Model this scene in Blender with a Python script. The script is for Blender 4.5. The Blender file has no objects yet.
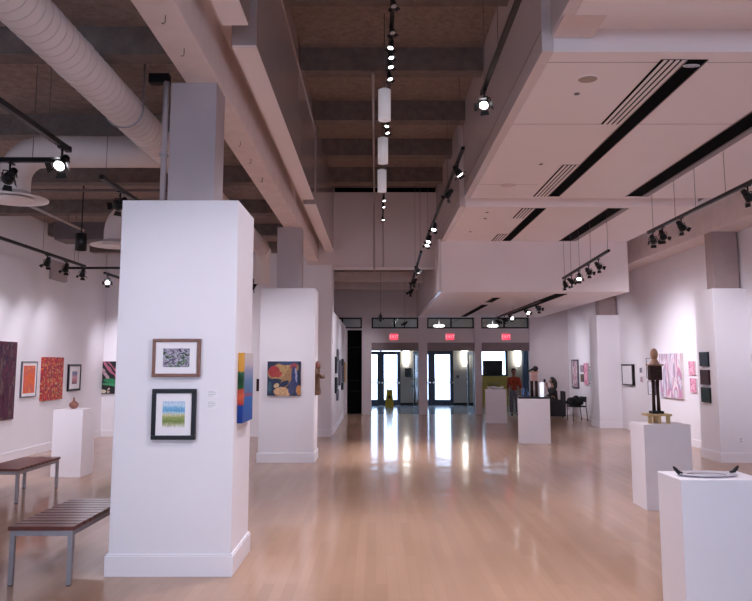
import bpy, bmesh, math, random
from mathutils import Vector, Matrix
random.seed(7)
C = bpy.context.scene.collection
PI = math.pi
V = Vector

# ------------------------------------------------------------------ materials
def _new(name):
    m = bpy.data.materials.new(name); m.use_nodes = True
    nt = m.node_tree; b = nt.nodes['Principled BSDF']
    return m, nt, b

def N(nt, t, **k):
    n = nt.nodes.new(t)
    for a, v in k.items(): setattr(n, a, v)
    return n

def ramp(nt, cols, interp='LINEAR'):
    r = N(nt, 'ShaderNodeValToRGB'); cr = r.color_ramp; cr.interpolation = interp
    n = len(cols)
    cols = [c if len(c) == 2 else ((i / (n - 1) if n > 1 else 0), c) for i, c in enumerate(cols)]
    while len(cr.elements) < n: cr.elements.new(.5)
    for e, (p, c) in zip(cr.elements, cols):
        e.position = p; e.color = (*c, 1)
    return r

def mat(name, col, rough=.5, metal=0., var=0., vscale=8., bump=0., bscale=60., spec=.5, emit=None, estr=0.):
    m, nt, b = _new(name)
    b.inputs['Roughness'].default_value = rough; b.inputs['Metallic'].default_value = metal
    b.inputs['Specular IOR Level'].default_value = spec
    tc = N(nt, 'ShaderNodeTexCoord')
    if var > 0:
        no = N(nt, 'ShaderNodeTexNoise'); no.inputs['Scale'].default_value = vscale; no.inputs['Detail'].default_value = 4
        nt.links.new(tc.outputs['Object'], no.inputs['Vector'])
        r = ramp(nt, [(.3, tuple(c * (1 - var) for c in col)), (.7, tuple(min(1, c * (1 + var)) for c in col))])
        nt.links.new(no.outputs['Fac'], r.inputs['Fac']); nt.links.new(r.outputs['Color'], b.inputs['Base Color'])
    else:
        b.inputs['Base Color'].default_value = (*col, 1)
    if bump > 0:
        n2 = N(nt, 'ShaderNodeTexNoise'); n2.inputs['Scale'].default_value = bscale; n2.inputs['Detail'].default_value = 3
        nt.links.new(tc.outputs['Object'], n2.inputs['Vector'])
        bp = N(nt, 'ShaderNodeBump'); bp.inputs['Strength'].default_value = bump; bp.inputs['Distance'].default_value = .02
        nt.links.new(n2.outputs['Fac'], bp.inputs['Height']); nt.links.new(bp.outputs['Normal'], b.inputs['Normal'])
    if emit:
        b.inputs['Emission Color'].default_value = (*emit, 1); b.inputs['Emission Strength'].default_value = estr
    return m

def floor_mat():
    m, nt, b = _new('maple_strip_floor')
    tc = N(nt, 'ShaderNodeTexCoord'); mp = N(nt, 'ShaderNodeMapping'); mp.inputs['Rotation'].default_value = (0, 0, PI / 2)
    nt.links.new(tc.outputs['Object'], mp.inputs['Vector'])
    br = N(nt, 'ShaderNodeTexBrick'); br.offset = .37; br.offset_frequency = 2
    for k, v in dict(Scale=1., **{'Mortar Size': .002, 'Mortar Smooth': .2, 'Bias': 0., 'Brick Width': 1.35, 'Row Height': .085}).items():
        br.inputs[k].default_value = v
    br.inputs['Color1'].default_value = (.475, .295, .192, 1); br.inputs['Color2'].default_value = (.42, .257, .165, 1)
    br.inputs['Mortar'].default_value = (.40, .243, .155, 1)
    nt.links.new(mp.outputs['Vector'], br.inputs['Vector'])
    m2 = N(nt, 'ShaderNodeMapping'); m2.inputs['Scale'].default_value = (4, .5, 1)
    nt.links.new(tc.outputs['Object'], m2.inputs['Vector'])
    no = N(nt, 'ShaderNodeTexNoise'); no.inputs['Scale'].default_value = 1.6; no.inputs['Detail'].default_value = 1
    nt.links.new(m2.outputs['Vector'], no.inputs['Vector'])
    r = ramp(nt, [(.3, (.965, .96, .955)), (.7, (1.03, 1.03, 1.03))])
    nt.links.new(no.outputs['Fac'], r.inputs['Fac'])
    mx = N(nt, 'ShaderNodeMix', data_type='RGBA', blend_type='MULTIPLY'); mx.inputs[0].default_value = 1
    nt.links.new(br.outputs['Color'], mx.inputs[6]); nt.links.new(r.outputs['Color'], mx.inputs[7])
    nt.links.new(mx.outputs[2], b.inputs['Base Color'])
    b.inputs['Roughness'].default_value = .11; b.inputs['Specular IOR Level'].default_value = .6
    # very slight cupping of the boards, so reflections stretch
    m3 = N(nt, 'ShaderNodeMapping'); m3.inputs['Scale'].default_value = (2.5, 5., 1)
    nt.links.new(tc.outputs['Object'], m3.inputs['Vector'])
    n3 = N(nt, 'ShaderNodeTexNoise'); n3.inputs['Scale'].default_value = 1.; n3.inputs['Detail'].default_value = 1
    nt.links.new(m3.outputs['Vector'], n3.inputs['Vector'])
    v1 = N(nt, 'ShaderNodeVectorMath', operation='SUBTRACT'); v1.inputs[1].default_value = (.5, .5, .5)
    nt.links.new(n3.outputs['Color'], v1.inputs[0])
    v2 = N(nt, 'ShaderNodeVectorMath', operation='MULTIPLY_ADD'); v2.inputs[1].default_value = (.010, .045, 0); v2.inputs[2].default_value = (0, 0, 1)
    nt.links.new(v1.outputs[0], v2.inputs[0])
    v3 = N(nt, 'ShaderNodeVectorMath', operation='NORMALIZE'); nt.links.new(v2.outputs[0], v3.inputs[0])
    nt.links.new(v3.outputs[0], b.inputs['Normal'])
    # worn and freshly waxed finish mixed: a soft sheen over a sharper gloss
    b2 = N(nt, 'ShaderNodeBsdfPrincipled'); b2.inputs['Roughness'].default_value = .30; b2.inputs['Specular IOR Level'].default_value = .6
    nt.links.new(mx.outputs[2], b2.inputs['Base Color']); nt.links.new(v3.outputs[0], b2.inputs['Normal'])
    ms = N(nt, 'ShaderNodeMixShader'); ms.inputs[0].default_value = .66
    nt.links.new(b2.outputs[0], ms.inputs[1]); nt.links.new(b.outputs[0], ms.inputs[2])
    nt.links.new(ms.outputs[0], nt.nodes['Material Output'].inputs['Surface'])
    return m

SPEC = .2
def art_noise(name, cols, scale=(6, 6, 6), dist=.6, detail=4, interp='LINEAR', rough=.55, off=0.):
    m, nt, b = _new(name)
    tc = N(nt, 'ShaderNodeTexCoord'); mp = N(nt, 'ShaderNodeMapping'); mp.inputs['Scale'].default_value = scale
    mp.inputs['Location'].default_value = (off, off, off)
    nt.links.new(tc.outputs['Generated'], mp.inputs['Vector'])
    no = N(nt, 'ShaderNodeTexNoise'); no.inputs['Scale'].default_value = 1; no.inputs['Detail'].default_value = detail
    no.inputs['Distortion'].default_value = dist
    nt.links.new(mp.outputs['Vector'], no.inputs['Vector'])
    n = len(cols); r = ramp(nt, [(.27 + .46 * i / (n - 1), c) for i, c in enumerate(cols)], interp)
    nt.links.new(no.outputs['Fac'], r.inputs['Fac']); nt.links.new(r.outputs['Color'], b.inputs['Base Color'])
    b.inputs['Roughness'].default_value = rough; b.inputs['Specular IOR Level'].default_value = SPEC
    return m

def art_cells(name, cols, scale=(14, 1, 18), rough=.6, noise=.3):
    m, nt, b = _new(name)
    tc = N(nt, 'ShaderNodeTexCoord'); mp = N(nt, 'ShaderNodeMapping'); mp.inputs['Scale'].default_value = scale
    nt.links.new(tc.outputs['Generated'], mp.inputs['Vector'])
    v = N(nt, 'ShaderNodeTexVoronoi'); v.inputs['Scale'].default_value = 1
    nt.links.new(mp.outputs['Vector'], v.inputs['Vector'])
    s = N(nt, 'ShaderNodeSeparateColor'); nt.links.new(v.outputs['Color'], s.inputs['Color'])
    r = ramp(nt, cols, 'CONSTANT'); nt.links.new(s.outputs[0], r.inputs['Fac'])
    nt.links.new(r.outputs['Color'], b.inputs['Base Color']); b.inputs['Roughness'].default_value = rough
    return m

def art_bands(name, bands, wob=.12, nscale=5., axis=2, grain=.25, rough=.6):
    m, nt, b = _new(name)
    tc = N(nt, 'ShaderNodeTexCoord'); sp = N(nt, 'ShaderNodeSeparateXYZ'); nt.links.new(tc.outputs['Generated'], sp.inputs[0])
    no = N(nt, 'ShaderNodeTexNoise'); no.inputs['Scale'].default_value = nscale; no.inputs['Detail'].default_value = 5
    nt.links.new(tc.outputs['Generated'], no.inputs['Vector'])
    ma = N(nt, 'ShaderNodeMath', operation='MULTIPLY_ADD'); ma.inputs[1].default_value = wob; 
    nt.links.new(no.outputs['Fac'], ma.inputs[0]); nt.links.new(sp.outputs[axis], ma.inputs[2])
    su = N(nt, 'ShaderNodeMath', operation='SUBTRACT'); su.inputs[1].default_value = wob / 2
    nt.links.new(ma.outputs[0], su.inputs[0])
    r = ramp(nt, bands); nt.links.new(su.outputs[0], r.inputs['Fac'])
    n2 = N(nt, 'ShaderNodeTexNoise'); n2.inputs['Scale'].default_value = 18; n2.inputs['Detail'].default_value = 4
    nt.links.new(tc.outputs['Generated'], n2.inputs['Vector'])
    r2 = ramp(nt, [(.3, (1 - grain,) * 3), (.7, (1 + grain,) * 3)]); nt.links.new(n2.outputs['Fac'], r2.inputs['Fac'])
    mx = N(nt, 'ShaderNodeMix', data_type='RGBA', blend_type='MULTIPLY'); mx.inputs[0].default_value = 1
    nt.links.new(r.outputs['Color'], mx.inputs[6]); nt.links.new(r2.outputs['Color'], mx.inputs[7])
    nt.links.new(mx.outputs[2], b.inputs['Base Color']); b.inputs['Roughness'].default_value = rough
    return m

def glass_mat(name, tint=(.96, .98, 1), refl=.08):
    m = bpy.data.materials.new(name); m.use_nodes = True; nt = m.node_tree; nt.nodes.clear()
    o = N(nt, 'ShaderNodeOutputMaterial'); t = N(nt, 'ShaderNodeBsdfTransparent'); t.inputs[0].default_value = (*tint, 1)
    g = N(nt, 'ShaderNodeBsdfGlossy'); g.inputs['Roughness'].default_value = .02
    mx = N(nt, 'ShaderNodeMixShader'); mx.inputs[0].default_value = refl
    nt.links.new(t.outputs[0], mx.inputs[1]); nt.links.new(g.outputs[0], mx.inputs[2]); nt.links.new(mx.outputs[0], o.inputs[0])
    return m

M = dict(
    floor=floor_mat(),
    white=mat('white_wall_paint', (.83, .80, .83), .6, var=.012, vscale=2., bump=.02, bscale=120),
    trimw=mat('white_trim_paint', (.85, .82, .85), .4),
    ped=mat('white_pedestal_paint', (.84, .80, .83), .45, var=.01, vscale=3),
    soffit=mat('soffit_paint', (.88, .79, .785), .5, var=.012, vscale=1.2),
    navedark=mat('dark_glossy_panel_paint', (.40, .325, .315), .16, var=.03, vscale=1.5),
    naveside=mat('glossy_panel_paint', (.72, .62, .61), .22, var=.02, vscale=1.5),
    bulkhead=mat('bulkhead_paint', (.74, .62, .60), .5, var=.03, vscale=1.),
    beamp=mat('painted_concrete_beam', (.76, .64, .61), .6, var=.06, vscale=5, bump=.12, bscale=30),
    conc=mat('sprayed_concrete_ceiling', (.27, .20, .175), .9, var=.22, vscale=14, bump=.9, bscale=45),
    joist=mat('concrete_joist', (.17, .13, .115), .85, var=.2, vscale=9, bump=.5, bscale=40),
    colc=mat('grey_column_paint', (.46, .385, .39), .6, var=.04, vscale=4),
    seam=mat('shadow_gap', (.28, .22, .22), .7),
    black=mat('black_metal', (.006, .0055, .006), .4, spec=.3),
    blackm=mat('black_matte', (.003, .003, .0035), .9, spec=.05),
    colr=mat('brown_grey_column_paint', (.36, .275, .265), .6, var=.06, vscale=4),
    steel=mat('brushed_grey_steel', (.36, .34, .36), .38, .6, var=.05, vscale=30),
    chrome=mat('chrome', (.75, .74, .76), .2, 1.),
    benchw=mat('dark_red_wood', (.13, .035, .024), .3, var=.25, vscale=12),
    duct=mat('painted_duct', (.72, .62, .59), .5, var=.03, vscale=3),
    ductring=mat('duct_seam', (.60, .51, .49), .6),
    diff=mat('diffuser_white', (.74, .66, .64), .4),
    lens=mat('lamp_lens', (1, 1, 1), .3, emit=(.96, .94, 1), estr=9),
    lensoff=mat('lamp_lens_unlit', (.5, .48, .5), .15),
    cylin=mat('frosted_cylinder', (.80, .76, .80), .35, emit=(1, .93, .97), estr=.12),
    wire=mat('hanger_wire', (.16, .13, .13), .5, .3),
    conduit=mat('conduit_paint', (.45, .37, .35), .5),
    blade=mat('grey_blade', (.40, .34, .345), .5),
    grille=mat('grille_grey', (.13, .105, .11), .6),
    brownfr=mat('brown_wood_frame', (.20, .085, .055), .4, var=.2, vscale=20),
    blackfr=mat('black_frame', (.007, .006, .008), .35, spec=.3),
    greyfr=mat('grey_frame', (.10, .09, .11), .4),
    whitefr=mat('white_frame', (.80, .76, .78), .4),
    mount=mat('mat_board', (.86, .83, .85), .8),
    canvas=mat('raw_canvas_edge', (.70, .64, .62), .8),
    navy=mat('dark_navy_door_frame', (.018, .028, .06), .35),
    headr=mat('taupe_header', (.25, .19, .19), .6, var=.08, vscale=6),
    pier=mat('pier_paint', (.66, .58, .58), .55, var=.02, vscale=3),
    vest=mat('vestibule_wall', (.50, .47, .42), .6, var=.03, vscale=3),
    vfloor=mat('vestibule_tile', (.30, .34, .42), .16, var=.06, vscale=3),
    olive=mat('olive_wall', (.50, .37, .08), .6, var=.08, vscale=4),
    red=mat('exit_red', (.7, .03, .06), .5, emit=(1, .05, .10), estr=.9),
    pink=mat('exit_letters', (1, .4, .45), .5, emit=(1, .32, .38), estr=1.0),
    sconce=mat('sconce_glass', (1, 1, 1), .4, emit=(1, .98, .92), estr=4.5),
    screen=mat('dark_screen', (.006, .006, .01), .12),
    glass=glass_mat('door_glass'),
    pale=mat('pale_label', (.84, .82, .84), .7),
    ink=mat('label_ink', (.45, .44, .47), .8),
    ground=mat('outdoor_paving', (.62, .64, .66), .8, var=.1, vscale=2),
    yellow=mat('yellow_plastic', (.62, .46, .02), .45),
    tan=mat('tan_wood', (.50, .35, .16), .5, var=.15, vscale=25),
    clay=mat('red_clay', (.25, .10, .075), .45, var=.15, vscale=18),
    skin=mat('skin', (.30, .15, .10), .55),
    hair=mat('dark_hair', (.012, .008, .008), .6),
    shirt=art_noise('orange_red_print', [(.05, .008, .008), (.26, .022, .015), (.34, .07, .02), (.06, .015, .012)], (7, 7, 9), .8),
    trous=mat('grey_trousers', (.16, .15, .17), .8, var=.1, vscale=20),
    dark=mat('dark_clothing', (.02, .018, .02), .8, var=.2, vscale=20),
    shoe=mat('black_shoe', (.01, .01, .01), .4),
    coat=mat('black_coat', (.012, .011, .013), .9, var=.3, vscale=15, bump=.3, bscale=30),
    bronze=mat('brown_relief', (.13, .065, .035), .45, var=.5, vscale=18, bump=.5, bscale=25),
    torso=art_noise('burnt_wood_and_paint', [(.008, .005, .005), (.018, .009, .008), (.06, .02, .015), (.01, .007, .009), (.12, .06, .035)], (6, 6, 9), .8),
    headw=mat('light_brown_wood', (.40, .22, .13), .5, var=.15, vscale=15),
    silver=mat('silver_plate', (.72, .69, .73), .3, .35, var=.08, vscale=8),
    blueglass=mat('blue_glass', (.06, .12, .28), .1),
    glowtube=mat('white_tube', (.85, .88, 1), .3, emit=(.8, .88, 1), estr=.6),
    pinkskin=mat('pink_plaster', (.55, .33, .30), .6, var=.1, vscale=10),
    curtain=mat('blue_grey_curtain', (.13, .19, .30), .8, var=.2, vscale=8),
    unit=mat('dark_grey_housing', (.13, .10, .10), .7, var=.1),
)
A = dict(
    purple=art_noise('art_purple', [(.012, .004, .008), (.06, .010, .03), (.12, .025, .05), (.022, .008, .035), (.17, .10, .09), (.05, .007, .022)], (9, 9, 4.), 1.6, 6),
    orange=art_noise('art_orange', [(.62, .10, .04), (.80, .16, .05), (.62, .13, .12), (.85, .27, .06)], (3, 3, 3), .5, 3),
    red=art_cells('art_red', [(0, (.42, .015, .02)), (.22, (.20, .012, .03)), (.4, (.55, .03, .03)), (.6, (.62, .20, .06)), (.74, (.35, .02, .04)), (.9, (.55, .33, .14))], (22, 1, 24)),
    pinkblue=art_bands('art_print', [(.0, (.10, .06, .10)), (.25, (.5, .18, .22)), (.55, (.62, .35, .40)), (.8, (.16, .18, .35)), (1, (.3, .3, .4))], .2, 4),
    tropic=art_noise('art_black_green_pink', [(.01, .01, .012), (.015, .02, .018), (.55, .10, .20), (.75, .5, .55), (.01, .012, .012), (.03, .30, .12), (.01, .01, .01)], (4, 1, 6), 1.5, 4, 'CONSTANT'),
    tree=art_noise('art_tree_print', [(.66, .70, .70), (.03, .03, .045), (.16, .13, .20), (.55, .52, .60), (.03, .045, .035), (.05, .14, .05), (.5, .56, .5)], (6, 1, 5), 1., 6),
    land=art_bands('art_watercolour_landscape', [(.0, (.75, .72, .70)), (.1, (.42, .45, .26)), (.2, (.16, .22, .05)), (.38, (.28, .34, .10)), (.48, (.55, .52, .30)), (.55, (.45, .62, .70)), (.64, (.12, .36, .60)), (.74, (.20, .45, .65)), (.86, (.55, .68, .80)), (1, (.45, .58, .74))], .22, 6, grain=.35),
    abstract=art_noise('art_abstract_red_tan_blue', [(.02, .03, .09), (.02, .06, .12), (.52, .30, .12), (.62, .42, .20), (.40, .035, .03), (.50, .30, .14), (.04, .05, .12)], (2.6, 1, 2.6), 1.0, 3),
    marble=art_noise('art_pink_grey_stripes', [(.42, .36, .42), (.55, .40, .50), (.80, .72, .78), (.36, .34, .46), (.62, .22, .36), (.85, .78, .80), (.50, .46, .50)], (4.5, 4.5, 1.3), 1.4, 4),
    pinkmix=art_noise('art_pink', [(.80, .30, .45), (.85, .52, .62), (.55, .10, .22), (.88, .62, .68)], (4, 4, 4), .8, 3),
    darkblue=art_noise('art_dark_blue', [(.004, .005, .008), (.012, .02, .035), (.005, .007, .011), (.04, .06, .08)], (3, 3, 3), .8),
    darkred=art_noise('art_dark_red', [(.006, .003, .004), (.05, .008, .012), (.012, .004, .007), (.08, .025, .022)], (3, 3, 3), .8),
    darkgreen=art_noise('art_dark_green', [(.004, .006, .005), (.008, .028, .02), (.004, .008, .007), (.02, .06, .04)], (3, 3, 3), .8),
    script=art_noise('art_pale_script', [(.74, .71, .72), (.80, .77, .78), (.66, .63, .65), (.80, .77, .78)], (10, 10, 24), .3),
    paleblue=art_noise('art_pale_blue', [(.72, .74, .82), (.80, .80, .86), (.62, .66, .78)], (4, 4, 4), .5),
    rose=art_noise('art_rose_figure', [(.75, .68, .72), (.48, .16, .25), (.80, .74, .77), (.24, .10, .16), (.66, .40, .48)], (4, 4, 3), 1.),
    teal=art_noise('art_teal', [(.12, .32, .34), (.20, .44, .44), (.50, .58, .58), (.10, .20, .24)], (4, 4, 3), .8),
    greyblue=art_noise('art_grey_blue', [(.30, .32, .40), (.12, .12, .18), (.55, .55, .62)], (4, 4, 4), .6),
    ochre=art_noise('art_ochre', [(.45, .30, .12), (.60, .45, .20), (.25, .16, .08)], (4, 4, 4), .6),
    greendark=art_noise('art_green_brown', [(.05, .12, .05), (.16, .10, .06), (.03, .05, .04)], (4, 4, 4), .6),
    yellowred=art_noise('art_rust', [(.55, .18, .12), (.40, .34, .45), (.62, .40, .34)], (4, 4, 4), .6),
)

# colour-block canvas on the near column: left edge strip and face differ
def canvas_blocks(name):
    m, nt, b = _new(name)
    tc = N(nt, 'ShaderNodeTexCoord'); sp = N(nt, 'ShaderNodeSeparateXYZ'); nt.links.new(tc.outputs['Generated'], sp.inputs[0])
    no = N(nt, 'ShaderNodeTexNoise'); no.inputs['Scale'].default_value = 4; no.inputs['Detail'].default_value = 4
    nt.links.new(tc.outputs['Generated'], no.inputs['Vector'])
    ma = N(nt, 'ShaderNodeMath', operation='MULTIPLY_ADD'); ma.inputs[1].default_value = .10
    nt.links.new(no.outputs['Fac'], ma.inputs[0]); nt.links.new(sp.outputs[2], ma.inputs[2])
    face = ramp(nt, [(.0, (.008, .05, .26)), (.26, (.012, .10, .38)), (.40, (.02, .13, .40)), (.42, (.34, .05, .08)), (.47, (.07, .14, .33)), (.64, (.09, .20, .36)), (.80, (.28, .28, .44)), (.88, (.56, .48, .52)), (1, (.62, .56, .53))])
    edge = ramp(nt, [(.0, (.006, .03, .20)), (.30, (.008, .055, .27)), (.31, (.40, .03, .025)), (.42, (.62, .12, .05)), (.52, (.45, .06, .04)), (.54, (.015, .09, .03)), (.66, (.012, .05, .02)), (.77, (.03, .12, .06)), (.79, (.66, .32, .05)), (1, (.72, .36, .06))], 'LINEAR')
    nt.links.new(ma.outputs[0], face.inputs['Fac']); nt.links.new(ma.outputs[0], edge.inputs['Fac'])
    gt = N(nt, 'ShaderNodeMath', operation='LESS_THAN'); gt.inputs[1].default_value = .13
    nt.links.new(sp.outputs[0], gt.inputs[0])
    mx = N(nt, 'ShaderNodeMix', data_type='RGBA'); nt.links.new(gt.outputs[0], mx.inputs[0])
    nt.links.new(face.outputs['Color'], mx.inputs[6]); nt.links.new(edge.outputs['Color'], mx.inputs[7])
    nt.links.new(mx.outputs[2], b.inputs['Base Color']); b.inputs['Roughness'].default_value = .5; b.inputs['Specular IOR Level'].default_value = SPEC
    return m
def art_blobs(name, bg, blobs, warp=.08, wscale=5., grain=.3, rough=.5):
    """painted shapes: soft-edged ellipses (u, v, ru, rv, angle, colour) laid over one another"""
    m, nt, b = _new(name)
    tc = N(nt, 'ShaderNodeTexCoord'); no = N(nt, 'ShaderNodeTexNoise'); no.inputs['Scale'].default_value = wscale; no.inputs['Detail'].default_value = 4
    nt.links.new(tc.outputs['Generated'], no.inputs['Vector'])
    sc_ = N(nt, 'ShaderNodeVectorMath', operation='MULTIPLY_ADD'); sc_.inputs[1].default_value = (warp,) * 3
    nt.links.new(no.outputs['Color'], sc_.inputs[0]); nt.links.new(tc.outputs['Generated'], sc_.inputs[2])
    prev = None
    for u, v, ru, rv, ang, col in blobs:
        su = N(nt, 'ShaderNodeVectorMath', operation='SUBTRACT'); su.inputs[1].default_value = (u + warp / 2, 0, v + warp / 2)
        nt.links.new(sc_.outputs[0], su.inputs[0])
        ro = N(nt, 'ShaderNodeVectorRotate', rotation_type='Y_AXIS'); ro.inputs['Angle'].default_value = ang
        nt.links.new(su.outputs[0], ro.inputs['Vector'])
        mu = N(nt, 'ShaderNodeVectorMath', operation='MULTIPLY'); mu.inputs[1].default_value = (1 / ru, 0, 1 / rv); nt.links.new(ro.outputs[0], mu.inputs[0])
        le = N(nt, 'ShaderNodeVectorMath', operation='LENGTH'); nt.links.new(mu.outputs[0], le.inputs[0])
        mr = N(nt, 'ShaderNodeMapRange'); mr.inputs[1].default_value = 1.08; mr.inputs[2].default_value = .92
        nt.links.new(le.outputs['Value'], mr.inputs[0])
        mx = N(nt, 'ShaderNodeMix', data_type='RGBA'); nt.links.new(mr.outputs[0], mx.inputs[0])
        if prev is None: mx.inputs[6].default_value = (*bg, 1)
        else: nt.links.new(prev, mx.inputs[6])
        mx.inputs[7].default_value = (*col, 1); prev = mx.outputs[2]
    n2 = N(nt, 'ShaderNodeTexNoise'); n2.inputs['Scale'].default_value = 14; n2.inputs['Detail'].default_value = 5
    nt.links.new(tc.outputs['Generated'], n2.inputs['Vector'])
    r2 = ramp(nt, [(.3, (1 - grain,) * 3), (.7, (1 + grain,) * 3)]); nt.links.new(n2.outputs['Fac'], r2.inputs['Fac'])
    mm = N(nt, 'ShaderNodeMix', data_type='RGBA', blend_type='MULTIPLY'); mm.inputs[0].default_value = 1
    nt.links.new(prev, mm.inputs[6]); nt.links.new(r2.outputs['Color'], mm.inputs[7])
    nt.links.new(mm.outputs[2], b.inputs['Base Color']); b.inputs['Roughness'].default_value = rough
    return m
tan_, dk = (.44, .27, .11), (.008, .018, .055)
A['abstract'] = art_blobs('art_abstract_shapes', dk, [(.47, .72, .46, .24, .25, tan_), (.63, .55, .13, .45, -.55, (.36, .19, .08)), (.20, .70, .17, .17, .3, (.36, .03, .03)), (.33, .62, .11, .09, .2, (.40, .05, .04)),
    (.62, .95, .30, .06, .0, (.03, .05, .14)), (.78, .86, .11, .08, .4, (.32, .05, .06)), (.22, .40, .20, .10, .2, dk), (.50, .34, .16, .08, .5, dk), (.45, .11, .26, .13, -.12, (.62, .38, .20)), (.27, .30, .08, .065, .3, (.66, .48, .26)),
    (.82, .45, .09, .42, .1, (.03, .04, .13)), (.86, .60, .03, .22, .1, (.30, .32, .50)), (.94, .16, .08, .14, 0, (.50, .22, .07)), (.72, .22, .09, .2, 0, (.05, .06, .14)), (.08, .25, .06, .16, 0, (.03, .09, .13))])
pk = (.60, .14, .24)
A['tropic'] = art_blobs('art_black_green_pink', (.008, .008, .01), [(.75, .72, .34, .26, .3, pk), (.80, .80, .20, .12, .5, (.70, .40, .46)), (.25, .85, .10, .30, .7, (.40, .12, .18)), (.15, .6, .05, .25, .6, (.45, .3, .34)),
    (.62, .66, .035, .5, .75, (.008, .008, .01)), (.40, .72, .03, .45, .7, (.008, .008, .01)), (.88, .60, .03, .4, .8, (.01, .01, .01)), (.65, .34, .55, .10, -.15, (.02, .20, .08)), (.55, .26, .5, .05, -.1, (.05, .28, .12)), (.10, .08, .10, .06, 0, (.65, .58, .45)), (.28, .10, .05, .08, 0, (.55, .42, .35)), (.5, .12, .25, .04, .1, (.01, .01, .012))], .10, 6)
A['blocks'] = canvas_blocks('art_colour_blocks')

# ------------------------------------------------------------------ mesh helpers
def BM(): return bmesh.new()

def box(bm, x0, x1, y0, y1, z0, z1):
    vs = [bm.verts.new((x, y, z)) for x in (x0, x1) for y in (y0, y1) for z in (z0, z1)]
    for f in ((0, 1, 3, 2), (4, 6, 7, 5), (0, 4, 5, 1), (2, 3, 7, 6), (0, 2, 6, 4), (1, 5, 7, 3)):
        bm.faces.new([vs[i] for i in f])
    return bm

def frame_of(a, b):
    d = (V(b) - V(a)).normalized()
    u = d.orthogonal().normalized()
    if abs(d.z) < .99:
        u = V((0, 0, 1)).cross(d).normalized()
    return d, u, d.cross(u).normalized()

def tube(bm, a, b, r, r2=None, n=16, caps=True):
    r2 = r if r2 is None else r2
    d, u, w = frame_of(a, b)
    A0 = [bm.verts.new(V(a) + (u * math.cos(t) + w * math.sin(t)) * r) for t in (2 * PI * i / n for i in range(n))]
    B0 = [bm.verts.new(V(b) + (u * math.cos(t) + w * math.sin(t)) * r2) for t in (2 * PI * i / n for i in range(n))]
    for i in range(n):
        f = bm.faces.new((A0[i], A0[(i + 1) % n], B0[(i + 1) % n], B0[i])); f.smooth = True
    if caps:
        bm.faces.new(A0[::-1]); bm.faces.new(B0)
    return bm

def bar(bm, a, b, w, h):
    """square bar from a to b; w across, h along the bar's up direction"""
    d, u, v = frame_of(a, b)
    vs = []
    for p in (a, b):
        for s, t in ((-1, -1), (1, -1), (1, 1), (-1, 1)):
            vs.append(bm.verts.new(V(p) + u * s * w / 2 + v * t * h / 2))
    bm.faces.new(vs[0:4][::-1]); bm.faces.new(vs[4:8])
    for i in range(4):
        j = (i + 1) % 4; bm.faces.new((vs[i], vs[j], vs[4 + j], vs[4 + i]))
    return bm

def path_tube(bm, pts, r, n=10):
    rings = []
    pts = [V(p) for p in pts]
    pu = None
    for i, p in enumerate(pts):
        d = (pts[min(i + 1, len(pts) - 1)] - pts[max(i - 1, 0)]).normalized()
        u = d.orthogonal().normalized() if pu is None else (pu - d * pu.dot(d)).normalized()
        pu = u; w = d.cross(u)
        rr = r[i] if isinstance(r, (list, tuple)) else r
        rings.append([bm.verts.new(p + (u * math.cos(2 * PI * k / n) + w * math.sin(2 * PI * k / n)) * rr) for k in range(n)])
    for a, b in zip(rings, rings[1:]):
        for k in range(n):
            f = bm.faces.new((a[k], a[(k + 1) % n], b[(k + 1) % n], b[k])); f.smooth = True
    bm.faces.new(rings[0][::-1]); bm.faces.new(rings[-1])
    return bm

def lathe(bm, prof, c=(0, 0, 0), n=24, sx=1., sy=1.):
    c = V(c); rings = []
    for r, z in prof:
        if r < 1e-5: rings.append([bm.verts.new(c + V((0, 0, z)))])
        else: rings.append([bm.verts.new(c + V((r * sx * math.cos(2 * PI * k / n), r * sy * math.sin(2 * PI * k / n), z))) for k in range(n)])
    for a, b in zip(rings, rings[1:]):
        for k in range(n):
            k2 = (k + 1) % n
            if len(a) == 1 and len(b) > 1: f = bm.faces.new((a[0], b[k], b[k2]))
            elif len(b) == 1 and len(a) > 1: f = bm.faces.new((a[k], b[0], a[k2]))
            elif len(a) > 1: f = bm.faces.new((a[k], b[k], b[k2], a[k2]))
            else: continue
            f.smooth = True
    a, b = rings[-1], rings[0]
    if len(a) > 1 and len(b) > 1:          # a ring profile: close it on itself
        for k in range(n):
            k2 = (k + 1) % n; bm.faces.new((a[k], b[k], b[k2], a[k2]))
    else:
        for g in (rings[0], rings[-1]):
            if len(g) > 1: bm.faces.new(g if g is rings[-1] else g[::-1])
    return bm

def obj(name, bm, m, parent=None, loc=None, bevel=0.):
    bmesh.ops.recalc_face_normals(bm, faces=bm.faces)
    me = bpy.data.meshes.new(name); bm.to_mesh(me); bm.free()
    if m: me.materials.append(m)
    o = bpy.data.objects.new(name, me); C.objects.link(o)
    if loc: o.location = loc
    if parent: o.parent = parent
    if bevel:
        b = o.modifiers.new('bevel', 'BEVEL'); b.width = bevel; b.segments = 2; b.limit_method = 'ANGLE'; b.harden_normals = False
    return o

def tag(o, label, cat, group=None, kind=None):
    o['label'] = label; o['category'] = cat
    if group: o['group'] = group
    if kind: o['kind'] = kind
    return o

def thing(name, label, cat, loc=(0, 0, 0), rz=0., group=None):
    o = bpy.data.objects.new(name, None); C.objects.link(o); o.empty_display_size = .1
    o.location = loc; o.rotation_euler = (0, 0, rz)
    return tag(o, label, cat, group)

def struct(name, bm, m, label=None, cat=None, bevel=0., parent=None):
    o = obj(name, bm, m, parent, bevel=bevel)
    if parent is None:
        o['kind'] = 'structure'; tag(o, label or name.replace('_', ' '), cat or name.split('_')[0])
    return o

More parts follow.
